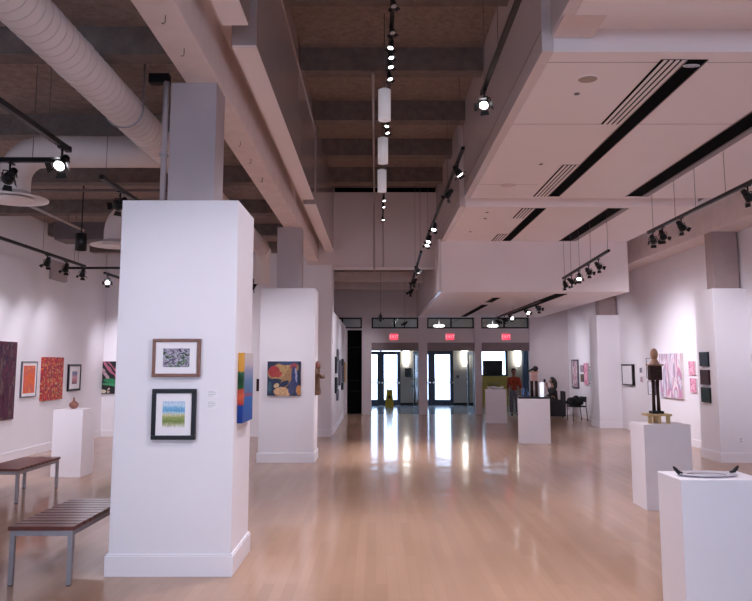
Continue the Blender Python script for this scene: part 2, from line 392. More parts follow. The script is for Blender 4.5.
def sbox(name, m, x0, x1, y0, y1, z0, z1, label, cat, bevel=0.):
    return struct(name, box(BM(), x0, x1, y0, y1, z0, z1), m, label, cat, bevel)

# ------------------------------------------------------------------ key dimensions
XL, XR = -6.3, 6.4           # side walls
YB = 25.1                    # entrance wall, room face
YN = -5.0                    # wall behind the camera
YW = 17.45                   # back wall of the left wing
NL, NR = -1.0, 1.42          # sides of the raised middle ceiling
SO = 4.3                     # soffit height
LOW = 3.2                    # low soffit by the entrance
PX = 5.47                    # right edge of the soffits

# ------------------------------------------------------------------ shell
sbox('floor', M['floor'], XL - .3, XR + .3, YN - .3, YB + .15, -.12, 0, 'glossy pale maple strip floor of the gallery', 'floor')
sbox('wall_left', M['white'], XL - .2, XL, YN, YW + .2, 0, 4.5, 'long white left wall with the purple, orange and red pictures', 'wall')
sbox('wall_left_end', M['white'], XL - .2, -1.62, YW, YW + .2, 0, 4.5, 'white wall closing the far end of the left wing', 'wall')
sbox('wall_right', M['white'], XR, XR + .2, YN, YB + .2, 0, 4.6, 'long white right wall behind the two box columns', 'wall')
bm = BM()
box(bm, XL - .2, XR + .2, YN - .2, YN, 0, 1.0); box(bm, XL - .2, XR + .2, YN - .2, YN, 3.0, 6.)
for a, b in ((XL - .2, -5.2), (-1.6, -.6), (.9, 1.8), (5.4, XR + .2)): box(bm, a, b, YN - .2, YN, 1.0, 3.0)
struct('wall_near', bm, M['white'], 'white wall behind the viewpoint with three windows', 'wall')  # openings added out of view for the fill lamps

# ceilings
sbox('ceiling', M['conc'], NL - .2, NR + .2, YN, YW + .1, 5.82, 6.0, 'brown sprayed concrete slab over the raised middle of the hall', 'ceiling')
sbox('ceiling_left', M['conc'], XL - .2, -1.5, YN, YW + .2, 4.33, 4.5, 'brown sprayed concrete slab over the left wing', 'ceiling')
sbox('ceiling_entrance', M['conc'], -1.6, NR + .1, YW + .1, YB + .2, 4.33, 4.5, 'concrete slab above the passage to the entrance', 'ceiling')
sbox('ceiling_right', M['conc'], PX - .3, XR + .2, YN, YB + .2, 4.6, 4.75, 'concrete slab above the right side aisle', 'ceiling')
for i in range(12):
    y = 9.52 - 2.03 * 7 + 2.03 * i
    if y > 16.5: break
    sbox('beam', M['joist'], NL - .1, NR + .1, y, y + .24, 5.5, 5.83, 'concrete cross beam %s of the raised middle ceiling' % ('over the hall' if y < 5 else 'nearest in view' if y < 8 else 'second in view' if y < 10 else 'third in view' if y < 12 else 'fourth in view' if y < 14 else 'farthest in view'), 'beam')
for i in range(12):
    y = 5.72 - 2.12 * 5 + 2.12 * i
    if y > 17: break
    sbox('beam', M['joist'], XL - .05, -1.635, y, y + .2, 4.10, 4.34, 'concrete joist across the left wing, number %d from the near wall' % (i + 1), 'beam')
for y, s in ((21.8, 'nearer'), (24.1, 'farther')):
    sbox('beam', M['beamp'], -1.55, NR, y, y + .2, 4.05, 4.34, '%s pale joist above the passage to the entrance' % s, 'beam')
# longitudinal beams
sbox('beam', M['beamp'], -1.635, -1.35, YN, YW + .1, 4.05, 4.9, 'pale painted concrete beam running over the left columns', 'beam', .01)
sbox('beam', M['beamp'], 5.9, 6.45, YN, YB + .1, 3.97, 4.62, 'pale painted concrete beam running over the right wall', 'beam', .01)

# left bulkhead of the raised middle
bm = BM()
for a, b in ((YN, 5.62), (6.0, 11.9), (12.28, YW + .05)): box(bm, -1.21, NL, a, b, SO, 5.83)
for a, b in ((5.62, 6.0), (11.9, 12.28)): box(bm, -1.2, NL - .06, a, b, SO + .3, 5.83)
box(bm, NL - .01, NL + .02, YN, 11.9, 5.44, 5.48)
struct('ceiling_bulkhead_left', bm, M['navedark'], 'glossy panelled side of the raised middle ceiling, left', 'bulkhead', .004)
bm = BM()
for a, b in ((YN, 5.62), (6.0, 11.9), (12.28, YW + .05)): box(bm, -1.205, NL - .005, a + .01, b - .01, SO - .012, SO)
struct('trim_1', bm, M['soffit'], 'pale strip along the lower edge of the left bulkhead', 'trim')
bm = BM(); box(bm, -1.33, -1.2, YN, YW, 4.85, 5.83)
box(bm, -1.352, -1.19, YN, YW, 4.55, 4.63)
struct('wall_bulkhead_back', bm, M['beamp'], 'upper side panel behind the left bulkhead', 'wall')

# right bulkhead and soffits
bm = BM()
for a, b in ((YN, 5.46), (6.14, 11.85), (12.5, YB + .1)): box(bm, NR, NR + .1, a, b, (SO if a < 12 else SO), 5.83)
for a, b in ((5.46, 6.14), (11.85, 12.5)): box(bm, NR + .08, NR + .16, a, b, SO + .15, 5.83)
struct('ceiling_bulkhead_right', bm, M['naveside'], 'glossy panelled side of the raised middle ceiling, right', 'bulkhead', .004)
bm = BM()
for a, b in ((YN, 5.46), (6.14, 11.85), (12.5, 17.)): box(bm, NR - .004, NR, a, b, 4.485, 4.497)
struct('trim_2', bm, M['seam'], 'thin seam along the right bulkhead', 'trim')

def bay(n, y0, y1, lab):
    o = struct('ceiling_soffit_%d' % n, box(BM(), NR + .1, PX, y0, y1, SO, SO + .21), M['soffit'], lab, 'soffit')
    bm = BM()
    box(bm, NR + .1, PX, y0, y0 + .006, SO, SO + .21)
    return o
sof0 = bay(1, YN, 5.46, 'flat pale dropped ceiling panel nearest the viewpoint on the right')
sof1 = bay(2, 6.14, 11.85, 'long pale dropped ceiling bay with the round speaker')
sof2 = bay(3, 12.5, 16.14, 'pale dropped ceiling bay before the bulkhead drop')
bm = BM()
for a, b in ((5.46, 6.14), (11.85, 12.5)): box(bm, NR + .1, PX, a, b, SO + .2, SO + .3)
struct('ceiling_gap', bm, M['soffit'], 'recessed strips between the dropped ceiling bays', 'ceiling')
bm = BM(); box(bm, NR + .09, 1.85, 5.47, 6.13, SO + .12, SO + .2)
struct('ceiling_recess', bm, M['bulkhead'], 'darker box in the recess between the first two ceiling bays', 'ceiling')
# seams in the soffit boards
bm = BM()
for y in (6.36, 8.08): box(bm, NR + .1, PX, y, y + .008, SO - .0015, SO + .002)
for y in (5.1,): box(bm, NR + .1, PX, y, y + .01, SO - .0015, SO + .002)
box(bm, NR + .1, 2.4, 10.9, 10.907, SO - .0015, SO + .002)
struct('trim_3', bm, M['seam'], 'thin seams in the dropped ceiling boards', 'trim')
# drop wall and low soffit
struct('wall_drop', box(BM(), NR + .0, PX, 16.14, 16.34, LOW, SO + .2), M['soffit'], 'pale bulkhead dropping from the high to the low soffit', 'wall')
struct('ceiling_low', box(BM(), NR, PX, 16.34, YB + .1, LOW, LOW + .15), M['soffit'], 'low pale soffit in front of the entrance doors', 'ceiling')
struct('wall_low_side', box(BM(), NR - .06, NR, 16.14, YB, LOW, SO + .05), M['naveside'], 'glossy side of the low soffit facing the hall', 'wall')
struct('wall_low_aisle', box(BM(), PX - .02, PX, 16.34, YB, LOW + .15, 4.6), M['soffit'], 'upper side of the low soffit above the right aisle', 'wall')
# end bulkhead across the hall
struct('wall_end', box(BM(), -1.62, NR + .02, YW, YW + .18, 3.89, 6.0), M['bulkhead'], 'beige bulkhead closing the raised middle ceiling', 'wall')
struct('trim_4', box(BM(), NL, NR, YW - .03, YW + .2, 3.865, 3.9), M['soffit'], 'pale lip under the end bulkhead', 'trim')
struct('trim_5', box(BM(), NL + .01, NR - .01, YW - .04, YW, 5.70, 5.80), M['blackm'], 'dark shadow line over the end bulkhead', 'trim')  # black strip put in as the shadow line
# partition in the passage
sbox('wall_partition', M['white'], -1.62, -1.02, YW + .2, YB, 0, 2.9, 'white partition with a row of framed pictures seen edge on', 'wall')
sbox('wall_passage_left', M['bulkhead'], -1.62, -1.5, YW + .2, YB, 2.9, 4.34, 'upper wall over the passage partition', 'wall')

# baseboards
def base(name, x0, x1, y0, y1, label):
    bm = BM(); box(bm, x0, x1, y0, y1, 0, .15)
    struct(name, bm, M['trimw'], label, 'baseboard', .004)
base('baseboard_left', XL, XL + .02, YN, YW, 'white baseboard along the left wall')
base('baseboard_left_end', XL + .02, -1.7, YW - .02, YW, 'white baseboard at the end of the left wing')
base('baseboard_right', XR - .02, XR, YN, YB, 'white baseboard along the right wall')
base('baseboard_partition', -1.02, -1.0, YW + .25, YB - .02, 'white baseboard along the passage partition')
base('baseboard_back', 5.2, XR - .02, YB - .02, YB, 'white baseboard beside the entrance')

# box columns: white casing below, grey concrete shaft above
def column(label, x0, x1, y0, y1, top, shaft=None, base_all=True, sh_label=None):
    o = struct('column', box(BM(), x0, x1, y0, y1, 0, top), M['white'], label, 'column', .006)
    bm = BM()
    e = .02
    for a, b, c, d in ((x0 - e, x1 + e, y0 - e, y0), (x0 - e, x1 + e, y1, y1 + e), (x0 - e, x0, y0, y1), (x1, x1 + e, y0, y1)):
        box(bm, a, b, c, d, 0, .155)
        box(bm, a + (.006 if a < x0 else 0), b - (.006 if b > x1 else 0), c + (.006 if c < y0 else 0), d - (.006 if d > y1 else 0), .155, .17)
    obj('baseboard', bm, M['trimw'], o, bevel=.003)
    if shaft:
        a, b, c, d = shaft
        obj('shaft', box(BM(), a, b, c, d, top, 4.05), M['colc' if a < 0 else 'colr'], o, bevel=.006)
    return o
c1 = column('white box column nearest the viewpoint, with two framed pictures', -2.105, -1.14, 6.11, 6.9, 3.0, (-1.76, -1.365, 6.2, 6.55))
c2 = column('white box column in the middle, with the square abstract painting', -1.99, -1.05, 12.9, 13.65, 2.95, (-1.74, -1.31, 13.05, 13.4))
c3 = column('tall white box column at the start of the passage partition', -1.98, -1.03, YW - .05, YW + .9, 3.95)
c4 = column('white box column on the right wall with three small dark pictures', 5.81, XR, 12.9, 13.65, 2.95, (5.92, 6.36, 13.05, 13.35))
c5 = column('white box column on the right wall nearer the entrance', 5.81, XR, 19.75, 20.5, 2.93, (5.92, 6.36, 19.85, 20.2))
# conduit strapped to the near shaft
cd = thing('conduit_pipe', 'grey conduit running up beside the nearest column shaft', 'conduit', (-1.805, 6.22, 3.004))
obj('pipe', tube(BM(), (0, 0, 0), (0, 0, 1.06), .026), M['colc'], cd)
obj('junction_box', box(BM(), -.15, .02, -.02, .06, 1.05, 1.13), M['black'], cd)
obj('clip', box(BM(), -.035, .03, -.03, .035, .4, .42), M['steel'], cd)

# ------------------------------------------------------------------ entrance wall
bm = BM()
Z0, Z1, H0, T0, T1 = 0, 4.34, 2.36, 2.83, 3.2
PIERS = ((-1.62, -1.3), (-.47, -.15), (1.42, 1.71), (3.29, 3.52), (5.12, XR))
for a, b in PIERS: box(bm, a, b, YB, YB + .25, 0, Z1)
for a, b in ((-.15, 1.42), (1.71, 3.29), (3.52, 5.12)): box(bm, a, b, YB + .04, YB + .25, H0, T0)
for a, b in ((-1.3, -.47), (-.15, 1.42), (1.71, 3.29), (3.52, 5.12)): box(bm, a, b, YB + .04, YB + .25, T1, Z1)
box(bm, -1.3, -.96, YB + .04, YB + .25, 0, T0); box(bm, -.96, -.47, YB + .04, YB + .25, 2.78, T0)
struct('wall_back', bm, M['pier'], 'entrance wall of pale piers with three openings', 'wall')
bm = BM()
for a, b in ((-.15, 1.42), (1.71, 3.29), (3.52, 5.12)): box(bm, a, b, YB + .1, YB + .25, 2.09, H0)
struct('trim_6', bm, M['headr'], 'taupe headers over the three entrance openings', 'trim')
for i, (a, b, mid, lab) in enumerate(((-1.3, -.47, -1.13, 'small transom window over the dark doorway'), (-.15, 1.42, .62, 'transom window over the first entrance opening'),
                                 (1.71, 3.29, 2.52, 'transom window over the middle entrance opening'), (3.52, 5.12, 4.3, 'transom window over the opening by the screen'))):
    w = thing('window_%d' % (i + 1), lab, 'window', ((a + b) / 2, YB + .1, T0)); w['kind'] = 'structure'
    cx = (a + b) / 2; a -= cx; b -= cx; mid -= cx; h = T1 - T0
    bm = BM(); t = .05
    box(bm, a, b, 0, .06, 0, t); box(bm, a, b, 0, .06, h - t, h)
    for x in (a, b - t, mid - t / 2): box(bm, x, x + t, -.005, .065, 0, h)
    obj('window_frame', bm, M['black'], w)
    obj('pane', box(BM(), a + t, b - t, .028, .034, t, h - t), M['glass'], w)
# dark doorway on the left, its darkness put in as a black panel
d = thing('door_1', 'tall black door at the left end of the entrance wall', 'door', (-.715, YB + .16, 0)); d['kind'] = 'structure'
obj('door_panel', box(BM(), -.245, .245, 0, .05, .01, 2.78), M['blackm'], d)
bm = BM()
for z in (.75, 1.1, 2.2): box(bm, -.22, .22, -.008, 0, z, z + .012)
obj('rail', bm, M['black'], d)

# exit signs
def text_mesh(txt, size, depth):
    cu = bpy.data.curves.new('t', 'FONT'); cu.body = txt; cu.size = size; cu.extrude = depth; cu.align_x = 'CENTER'; cu.align_y = 'CENTER'
    o = bpy.data.objects.new('t', cu); C.objects.link(o)
    dg = bpy.context.evaluated_depsgraph_get()
    me = bpy.data.meshes.new_from_object(o.evaluated_get(dg))
    bpy.data.objects.remove(o)
    return me
exit_me = text_mesh('EXIT', .15, .004); exit_me.materials.clear(); exit_me.materials.append(M['pink'])
for x, lab in ((.60, 'first entrance opening'), (2.47, 'middle entrance opening'), (4.34, 'opening with the dark screen')):
    e = thing('exit_sign', 'red lit EXIT sign over the ' + lab, 'exit sign', (x, YB + .04, 2.43), group='exit signs')
    obj('housing', box(BM(), -.155, .155, -.05, 0, 0, .24), M['whitefr'], e, bevel=.006)
    obj('face', box(BM(), -.135, .135, -.056, -.05, .02, .22), M['red'], e)
    t = bpy.data.objects.new('lettering', exit_me); C.objects.link(t); t.parent = e; t.location = (0, -.058, .12); t.rotation_euler = (PI / 2, 0, 0)

# vestibule behind the openings
VB = 30.6
sbox('floor_vestibule', M['vfloor'], -1.8, 6.7, YB + .15, VB + .06, -.12, 0, 'grey tile floor of the entrance vestibule', 'floor')
sbox('ceiling_vestibule', M['vest'], -1.8, 6.7, YB + .25, VB + .2, 3.9, 4.0, 'ceiling of the entrance vestibule', 'ceiling')
sbox('wall_vestibule_left', M['vest'], -1.75, -1.62, YB + .25, VB, 0, 3.9, 'left wall of the entrance vestibule', 'wall')
sbox('wall_vestibule_right', M['vest'], 6.4, 6.55, YB + .25, VB, 0, 3.9, 'right wall of the entrance vestibule', 'wall')
bm = BM()
for a, b in ((-1.8, -.52), (.99, 1.66), (3.13, 3.95), (5.34, 6.7)): box(bm, a, b, VB, VB + .15, 0, 3.9)
for a, b in ((-.52, .99), (1.66, 3.13)): box(bm, a, b, VB, VB + .15, 2.18, 3.9)
box(bm, 3.95, 5.34, VB, VB + .15, 2.2, 3.9)
struct('wall_vestibule_back', bm, M['vest'], 'outer wall of the vestibule with the glass doors', 'wall')
struct('wall_vestibule_low', box(BM(), 3.95, 5.34, VB, VB + .15, 0, 1.17), M['olive'], 'olive low wall under the vestibule window', 'wall')
bm = BM(); box(bm, .99, 1.66, VB - .02, VB, 0, .1); box(bm, 3.13, 3.95, VB - .02, VB, 0, .1)
struct('baseboard_vestibule', bm, M['black'], 'black baseboard of the vestibule', 'baseboard')

def glass_doors(n, x0, xm0, xm1, x1, lab):
    d = thing('door_%d' % n, lab, 'door', ((xm0 + xm1) / 2, VB + .02, 0)); d['kind'] = 'structure'
    c = (xm0 + xm1) / 2; H = 2.19
    G = .03 if n == 2 else 0.
    for q, (a, b) in enumerate(((x0, c - .003), (c + .003, x1))):
        a -= c; b -= c
        s0 = .135
        bm = BM(); box(bm, a, a + s0, 0, .05, .0, H - G); box(bm, b - s0, b, 0, .05, .0, H - G)
        box(bm, a + s0, b - s0, 0, .05, .0, .22); box(bm, a + s0, b - s0, 0, .05, H - .16, H - G)
        f = obj('door_leaf', bm, M['navy'], d)
        obj('pane', box(BM(), a + s0, b - s0, .02, .03, .22, H - .16), M['glass'], f)
        if q == 0: obj('mullion', box(BM(), c - c - .035, .035, -.012, .06, .0, H), M['navy'], d)
        bm = BM(); tube(bm, (a + .05, -.06, .9), (b - .05, -.06, .9), .018)
        for x in (a + .06, b - .06): box(bm, x - .02, x + .02, -.06, 0, .87, .93)
        obj('push_bar', bm, M['chrome'], f)
    return d
glass_doors(2, -.52, .08, .3, .99, 'double glass entrance door behind the first opening')
glass_doors(3, 1.66, 2.17, 2.33, 3.13, 'double glass entrance door behind the middle opening')
w = thing('window_5', 'blue-grey vestibule window behind the dark screen', 'window', (4.645, VB + .03, 1.17)); w['kind'] = 'structure'
bm = BM()
for a, b, c, e in ((-.695, .695, 0, .05), (-.695, .695, .98, 1.03), (-.695, -.645, .05, .98), (.6, .695, .05, .98)): box(bm, a, b, 0, .06, c, e)
obj('window_frame', bm, M['navy'], w); obj('pane', box(BM(), -.645, .6, .028, .034, .05, .98), M['glass'], w)

# open inner door leaves seen edge on at the right of each opening
for n, x, y, lab in ((4, 1.46, 25.55, 'glass door leaf standing open at the right of the first opening'), (5, 3.34, 25.55, 'glass door leaf standing open at the right of the middle opening')):
    d = thing('door_%d' % n, lab, 'door', (x, y, 0), PI / 2 + .12); d['kind'] = 'structure'
    bm = BM(); box(bm, 0, .09, 0, .045, .01, 2.08); box(bm, .82, .92, 0, .045, .01, 2.08); box(bm, .09, .82, 0, .045, .01, .2); box(bm, .09, .82, 0, .045, 1.96, 2.08)
    f = obj('door_leaf', bm, M['navy'], d); obj('pane', box(BM(), .09, .82, .018, .027, .2, 1.96), M['glass'], f)
    bm = BM(); tube(bm, (.86, .1, .85), (.86, .1, 1.15), .016); tube(bm, (.86, .045, .88), (.86, .1, .88), .012); tube(bm, (.86, .045, 1.12), (.86, .1, 1.12), .012)
    obj('handle', bm, M['chrome'], f)

for x, lab in ((1.22, 'tall white wall sconce between the two pairs of glass doors'), (3.58, 'tall white wall sconce right of the middle glass doors'), (5.72, 'tall white wall sconce above the standing person')):
    s = thing('wall_sconce', 'lit ' + lab, 'wall light', (x, VB, 1.55), group='vestibule sconces')
    obj('backplate', box(BM(), -.06, .06, -.02, 0, .03, .75), M['steel'], s)
    bm = BM(); lathe(bm, [(.0, 0), (.07, .02), (.115, .2), (.12, .45), (.12, .72), (.11, .78), (0, .78)], (0, -.1, 0), 20, 1, .6)
    obj('shade', bm, M['sconce'], s)
    bm = BM(); tube(bm, (0, -.1, -.03), (0, -.1, .0), .015)
    obj('finial', bm, M['steel'], s)
b = thing('mounted_notice_box', 'small black notice box on the wall under the sconce', 'box', (1.30, VB, 1.12))
obj('case', box(BM(), -.12, .12, -.05, 0, 0, .36), M['black'], b, bevel=.005); obj('glass_front', box(BM(), -.1, .1, -.055, -.05, .03, .33), M['screen'], b)
b = thing('mounted_thermostat', 'small dark thermostat on the wall left of the middle sconce', 'thermostat', (3.3, VB, 1.08))
obj('case', box(BM(), -.05, .05, -.03, 0, 0, .12), M['unit'], b, bevel=.005); obj('display', box(BM(), -.03, .03, -.034, -.03, .05, .1), M['screen'], b)
for x, lab in ((2.35, 'round white ceiling lamp seen through the middle transom window'), (4.35, 'round white ceiling lamp seen through the right transom window')):
    t = thing('ceiling_lamp', lab, 'ceiling light', (x, 28.0, 2.98))
    obj('bowl', lathe(BM(), [(0, 0), (.12, .015), (.19, .06), (.20, .10), (.19, .11), (0, .11)], (0, 0, 0), 28), M['sconce'], t)
    obj('stem', tube(BM(), (0, 0, .10), (0, 0, .92), .015, n=10), M['steel'], t)
# TV
t = thing('flat_screen', 'dark flat screen hung in front of the vestibule window', 'screen', (4.71, VB - .08, 1.17))
obj('bezel', box(BM(), -.40, .40, -.03, .03, 0, .62), M['black'], t, bevel=.005); obj('screen_glass', box(BM(), -.38, .38, -.034, -.03, .02, .60), M['screen'], t)
obj('bracket', box(BM(), -.05, .05, .03, .11, .0, .3), M['black'], t)
t = thing('blue_poster', 'blue poster on the olive wall under the screen', 'poster', (4.72, VB, .80))
obj('sheet', box(BM(), -.27, .27, -.008, 0, 0, .18), A['greyblue'], t); obj('blue_shape', lathe(BM(), [(0, -.004), (.2, -.004), (.2, .004), (0, .004)], (0, 0, 0), 20, 1, .35), M['blueglass'], t)
t.children[1].rotation_euler = (PI / 2, 0, 0); t.children[1].location = (0, -.009, .09)
bm = BM(); 
pts = [(5.90 + .03 * i, VB - .12 + .03 * math.sin(i * 1.9)) for i in range(14)]
va = [[bm.verts.new((x, y, z)) for x, y in pts] for z in (.05, 2.6)]
for i in range(13): bm.faces.new((va[0][i], va[0][i + 1], va[1][i + 1], va[1][i]))
cu = obj('curtain', bm, M['curtain']); sm = cu.modifiers.new('s', 'SOLIDIFY'); sm.thickness = .01
tag(cu, 'blue-grey curtain at the right end of the vestibule', 'curtain')
sbox('ground_outside', M['ground'], -30, 40, VB + .06, 90, -.25, -.04, 'bright paving outside the glass doors', 'ground')

# wet floor sign
s = thing('wet_floor_sign', 'yellow folding caution sign on the vestibule floor before the glass doors', 'caution sign', (.52, 29.3, 0))
for sg in (-1, 1):
    bm = BM()
    q = [(-.17, sg * .14, .0), (.17, sg * .14, .0), (.1, sg * .02, .66), (-.1, sg * .02, .66)]
    lo = [bm.verts.new(p) for p in q]; hi = [bm.verts.new((p[0], p[1] + sg * .012, p[2])) for p in q]
    bm.faces.new(lo); bm.faces.new(hi[::-1])
    for i in range(4): bm.faces.new((lo[i], lo[(i + 1) % 4], hi[(i + 1) % 4], hi[i]))
    p = obj('panel', bm, M['yellow'], s)
    if sg < 0:
        bm = BM(); q = [(-.07, .34), (.07, .34), (0, .48)]
        lo = [bm.verts.new((x, -.14 + .12 * z / .66 - .014, z)) for x, z in q]; hi = [bm.verts.new((v.co.x, v.co.y - .003, v.co.z)) for v in lo]
        bm.faces.new(lo); bm.faces.new(hi[::-1])
        for i in range(3): bm.faces.new((lo[i], lo[(i + 1) % 3], hi[(i + 1) % 3], hi[i]))
        obj('warning_triangle', bm, M['black'], p)
obj('handle', path_tube(BM(), [(-.09, 0, .64), (-.08, 0, .73), (0, 0, .77), (.08, 0, .73), (.09, 0, .64)], .016), M['pale'], s)

# ------------------------------------------------------------------ pictures
def picture(name, label, center, face, w, h, art, frame=None, fw=.0, depth=.03, mount=0., group=None, cat='picture', edge=None, mountm=None):
    """center on the wall plane; face: 'front' (-Y), 'right' (+X), 'left' (-X)"""
    rz = {'front': 0, 'right': PI / 2, 'left': -PI / 2}[face]
    t = thing(name, label, cat, center, rz, group)
    if frame:
        bm = BM()
        for a, b, c, d_ in ((-w / 2, w / 2, h / 2 - fw, h / 2), (-w / 2, w / 2, -h / 2, -h / 2 + fw), (-w / 2, -w / 2 + fw, -h / 2 + fw, h / 2 - fw), (w / 2 - fw, w / 2, -h / 2 + fw, h / 2 - fw)):
            box(bm, a, b, -depth, -.002, c, d_)
        obj('frame', bm, frame, t, bevel=min(.004, fw / 4))
        iw, ih = w / 2 - fw, h / 2 - fw
        if mount:
            obj('mat_board', box(BM(), -iw, iw, -depth + .012, -.004, -ih, ih), mountm or M['mount'], t)
            iw -= mount[0] if isinstance(mount, tuple) else mount; ih -= mount[1] if isinstance(mount, tuple) else mount
            obj('artwork', box(BM(), -iw, iw, -depth + .009, -depth + .012, -ih, ih), art, t)
        else:
            obj('artwork', box(BM(), -iw, iw, -depth + .010, -.004, -ih, ih), art, t)
    else:
        obj('stretcher', box(BM(), -w / 2 + .002, w / 2 - .002, -depth + .004, -.001, -h / 2 + .002, h / 2 - .002), edge or M['canvas'], t)
        obj('artwork', box(BM(), -w / 2, w / 2, -depth, -depth + (.004 if edge is None else depth - .002), -h / 2, h / 2), art, t)
    return t
XLp = XL + .0
picture('canvas_picture', 'large dark purple abstract canvas at the near end of the left wall', (XL, 12.62, 1.37), 'right', 1.06, 1.32, A['purple'], depth=.04)
picture('framed_picture', 'orange painting with wide white border in a thin frame on the left wall', (XL, 13.70, 1.375), 'right', .60, .64, A['orange'], M['greyfr'], .018, .035, .055)
picture('canvas_picture', 'red speckled textile-like canvas on the left wall', (XL, 14.67, 1.37), 'right', .93, .82, A['red'], depth=.045, edge=M['brownfr'])
picture('framed_picture', 'small print in a black frame and white mat above the left pedestal', (XL, 15.75, 1.37), 'right', .64, .55, A['pinkblue'], M['blackfr'], .045, .04, (.15, .1))
picture('canvas_picture', 'black, green and pink painting on the end wall of the left wing', (-5.98, YW, 1.34), 'front', .70, .74, A['tropic'], depth=.04)
picture('canvas_picture', 'narrow red and black picture seen between the two near columns', (-2.70, YW, 1.17), 'front', .10, .28, A['darkred'], depth=.03)
picture('framed_picture', 'brown wooden frame with a tree print, upper picture on the nearest column', (-1.608, 6.11, 1.70), 'front', .385, .305, A['tree'], M['brownfr'], .026, .045, (.06, .052))
picture('framed_picture', 'black frame with a watercolour landscape, lower picture on the nearest column', (-1.615, 6.11, 1.252), 'front', .352, .40, A['land'], M['blackfr'], .034, .045, (.053, .064))
picture('canvas_picture', 'tall colour-block canvas with blue base on the right side of the nearest column', (-1.14, 6.49, 1.455), 'right', .50, .575, A['blocks'], depth=.045, edge=A['blocks'])
picture('canvas_picture', 'square abstract painting in red, tan and blue on the middle column', (-1.56, 12.9, 1.405), 'front', .57, .58, A['abstract'], depth=.05)
# right wall
picture('framed_picture', 'pale drawing in a deep black shadow-box frame on the right wall', (XR, 19.1, 1.38), 'left', .80, .53, A['script'], M['blackfr'], .035, .07)
picture('framed_picture', 'tiny grey-blue picture, upper of the pair right of the shadow-box frame', (XR, 18.22, 1.50), 'left', .22, .155, A['greyblue'], M['whitefr'], .02, .025)
picture('framed_picture', 'tiny rust picture, lower of the pair right of the shadow-box frame', (XR, 18.2, 1.28), 'left', .22, .165, A['yellowred'], M['whitefr'], .02, .025)
picture('framed_picture', 'pale blue drawing behind the standing figure sculpture, the upper one', (XR, 17.55, 1.56), 'left', .56, .46, A['paleblue'], M['greyfr'], .012, .03, .06)
picture('framed_picture', 'pale blue drawing behind the standing figure sculpture, the lower one', (XR, 17.55, 1.10), 'left', .45, .32, A['paleblue'], M['greyfr'], .012, .03, .05)
picture('canvas_picture', 'large pink and grey streaked painting on the right wall', (XR, 16.33, 1.40), 'left', 1.2, .95, A['marble'], depth=.05)
picture('canvas_picture', 'small pink painting, upper of two left of the right box column', (XR, 15.26, 1.565), 'left', .29, .28, A['pinkmix'], depth=.03)
picture('canvas_picture', 'small pink painting, lower of two left of the right box column', (XR, 15.23, 1.22), 'left', .29, .29, A['pinkmix'], depth=.03)
for z, h, art, lab in ((1.735, .25, 'darkblue', 'small dark blue picture, top of three on the right box column'), (1.42, .26, 'darkred', 'small dark red picture, middle of three on the right box column'), (1.11, .26, 'darkgreen', 'small dark green picture, bottom of three on the right box column')):
    picture('canvas_picture', lab, (5.81, 13.32, z), 'left', .34, h, A[art], depth=.035, edge=M['blackfr'])
picture('framed_picture', 'tall rose figure picture in a dark frame on the far right wall', (XR, 24.2, 1.34), 'left', .75, .9, A['rose'], M['greyfr'], .05, .05)
picture('framed_picture', 'tiny rust picture, upper of the far pair on the right wall', (XR, 23.4, 1.51), 'left', .32, .2, A['yellowred'], M['greyfr'], .02, .03)
picture('framed_picture', 'tiny green picture, lower of the far pair on the right wall', (XR, 23.43, 1.22), 'left', .32, .24, A['greendark'], M['greyfr'], .02, .03)
picture('canvas_picture', 'bright pink hanging on the far right wall', (XR, 22.93, 1.35), 'left', .44, .66, A['pinkmix'], depth=.04)
picture('framed_picture', 'teal picture in a grey frame on the far right wall', (XR, 22.33, 1.32), 'left', .56, .51, A['teal'], M['greyfr'], .03, .045, .05)
# partition pictures, seen almost edge on
for y, z0, z1, w, art, fr, lab in (
        (18.9, 1.42, 1.83, .45, 'greyblue', 'blackfr', 'black framed picture, upper of the nearest pair on the passage partition'),
        (18.9, .93, 1.32, .45, 'darkblue', 'blackfr', 'black framed picture, lower of the nearest pair on the passage partition'),
        (19.6, 1.72, 2.03, .4, 'greyblue', 'greyfr', 'grey framed picture hung high on the passage partition'),
        (19.6, .72, 1.0, .4, 'greyblue', 'greyfr', 'grey framed picture hung low on the passage partition'),
        (20.6, 1.08, 1.77, .5, 'purple', 'greyfr', 'tall grey framed picture after the two pairs on the passage partition'),
        (21.5, 1.12, 1.6, .4, 'greyblue', 'greyfr', 'small grey framed picture in the middle of the passage partition'),
        (22.4, .9, 1.8, .6, 'darkblue', 'blackfr', 'tallest black framed picture on the passage partition'),
        (23.4, 1.1, 1.72, .5, 'ochre', 'brownfr', 'brown framed picture on the passage partition'),
        (24.4, 1.05, 1.7, .55, 'ochre', 'tan', 'last picture on the passage partition, in an ochre frame')):
    picture('framed_picture', lab, (-1.02, y, (z0 + z1) / 2), 'right', w, z1 - z0, A[art], M[fr], .04, .055)

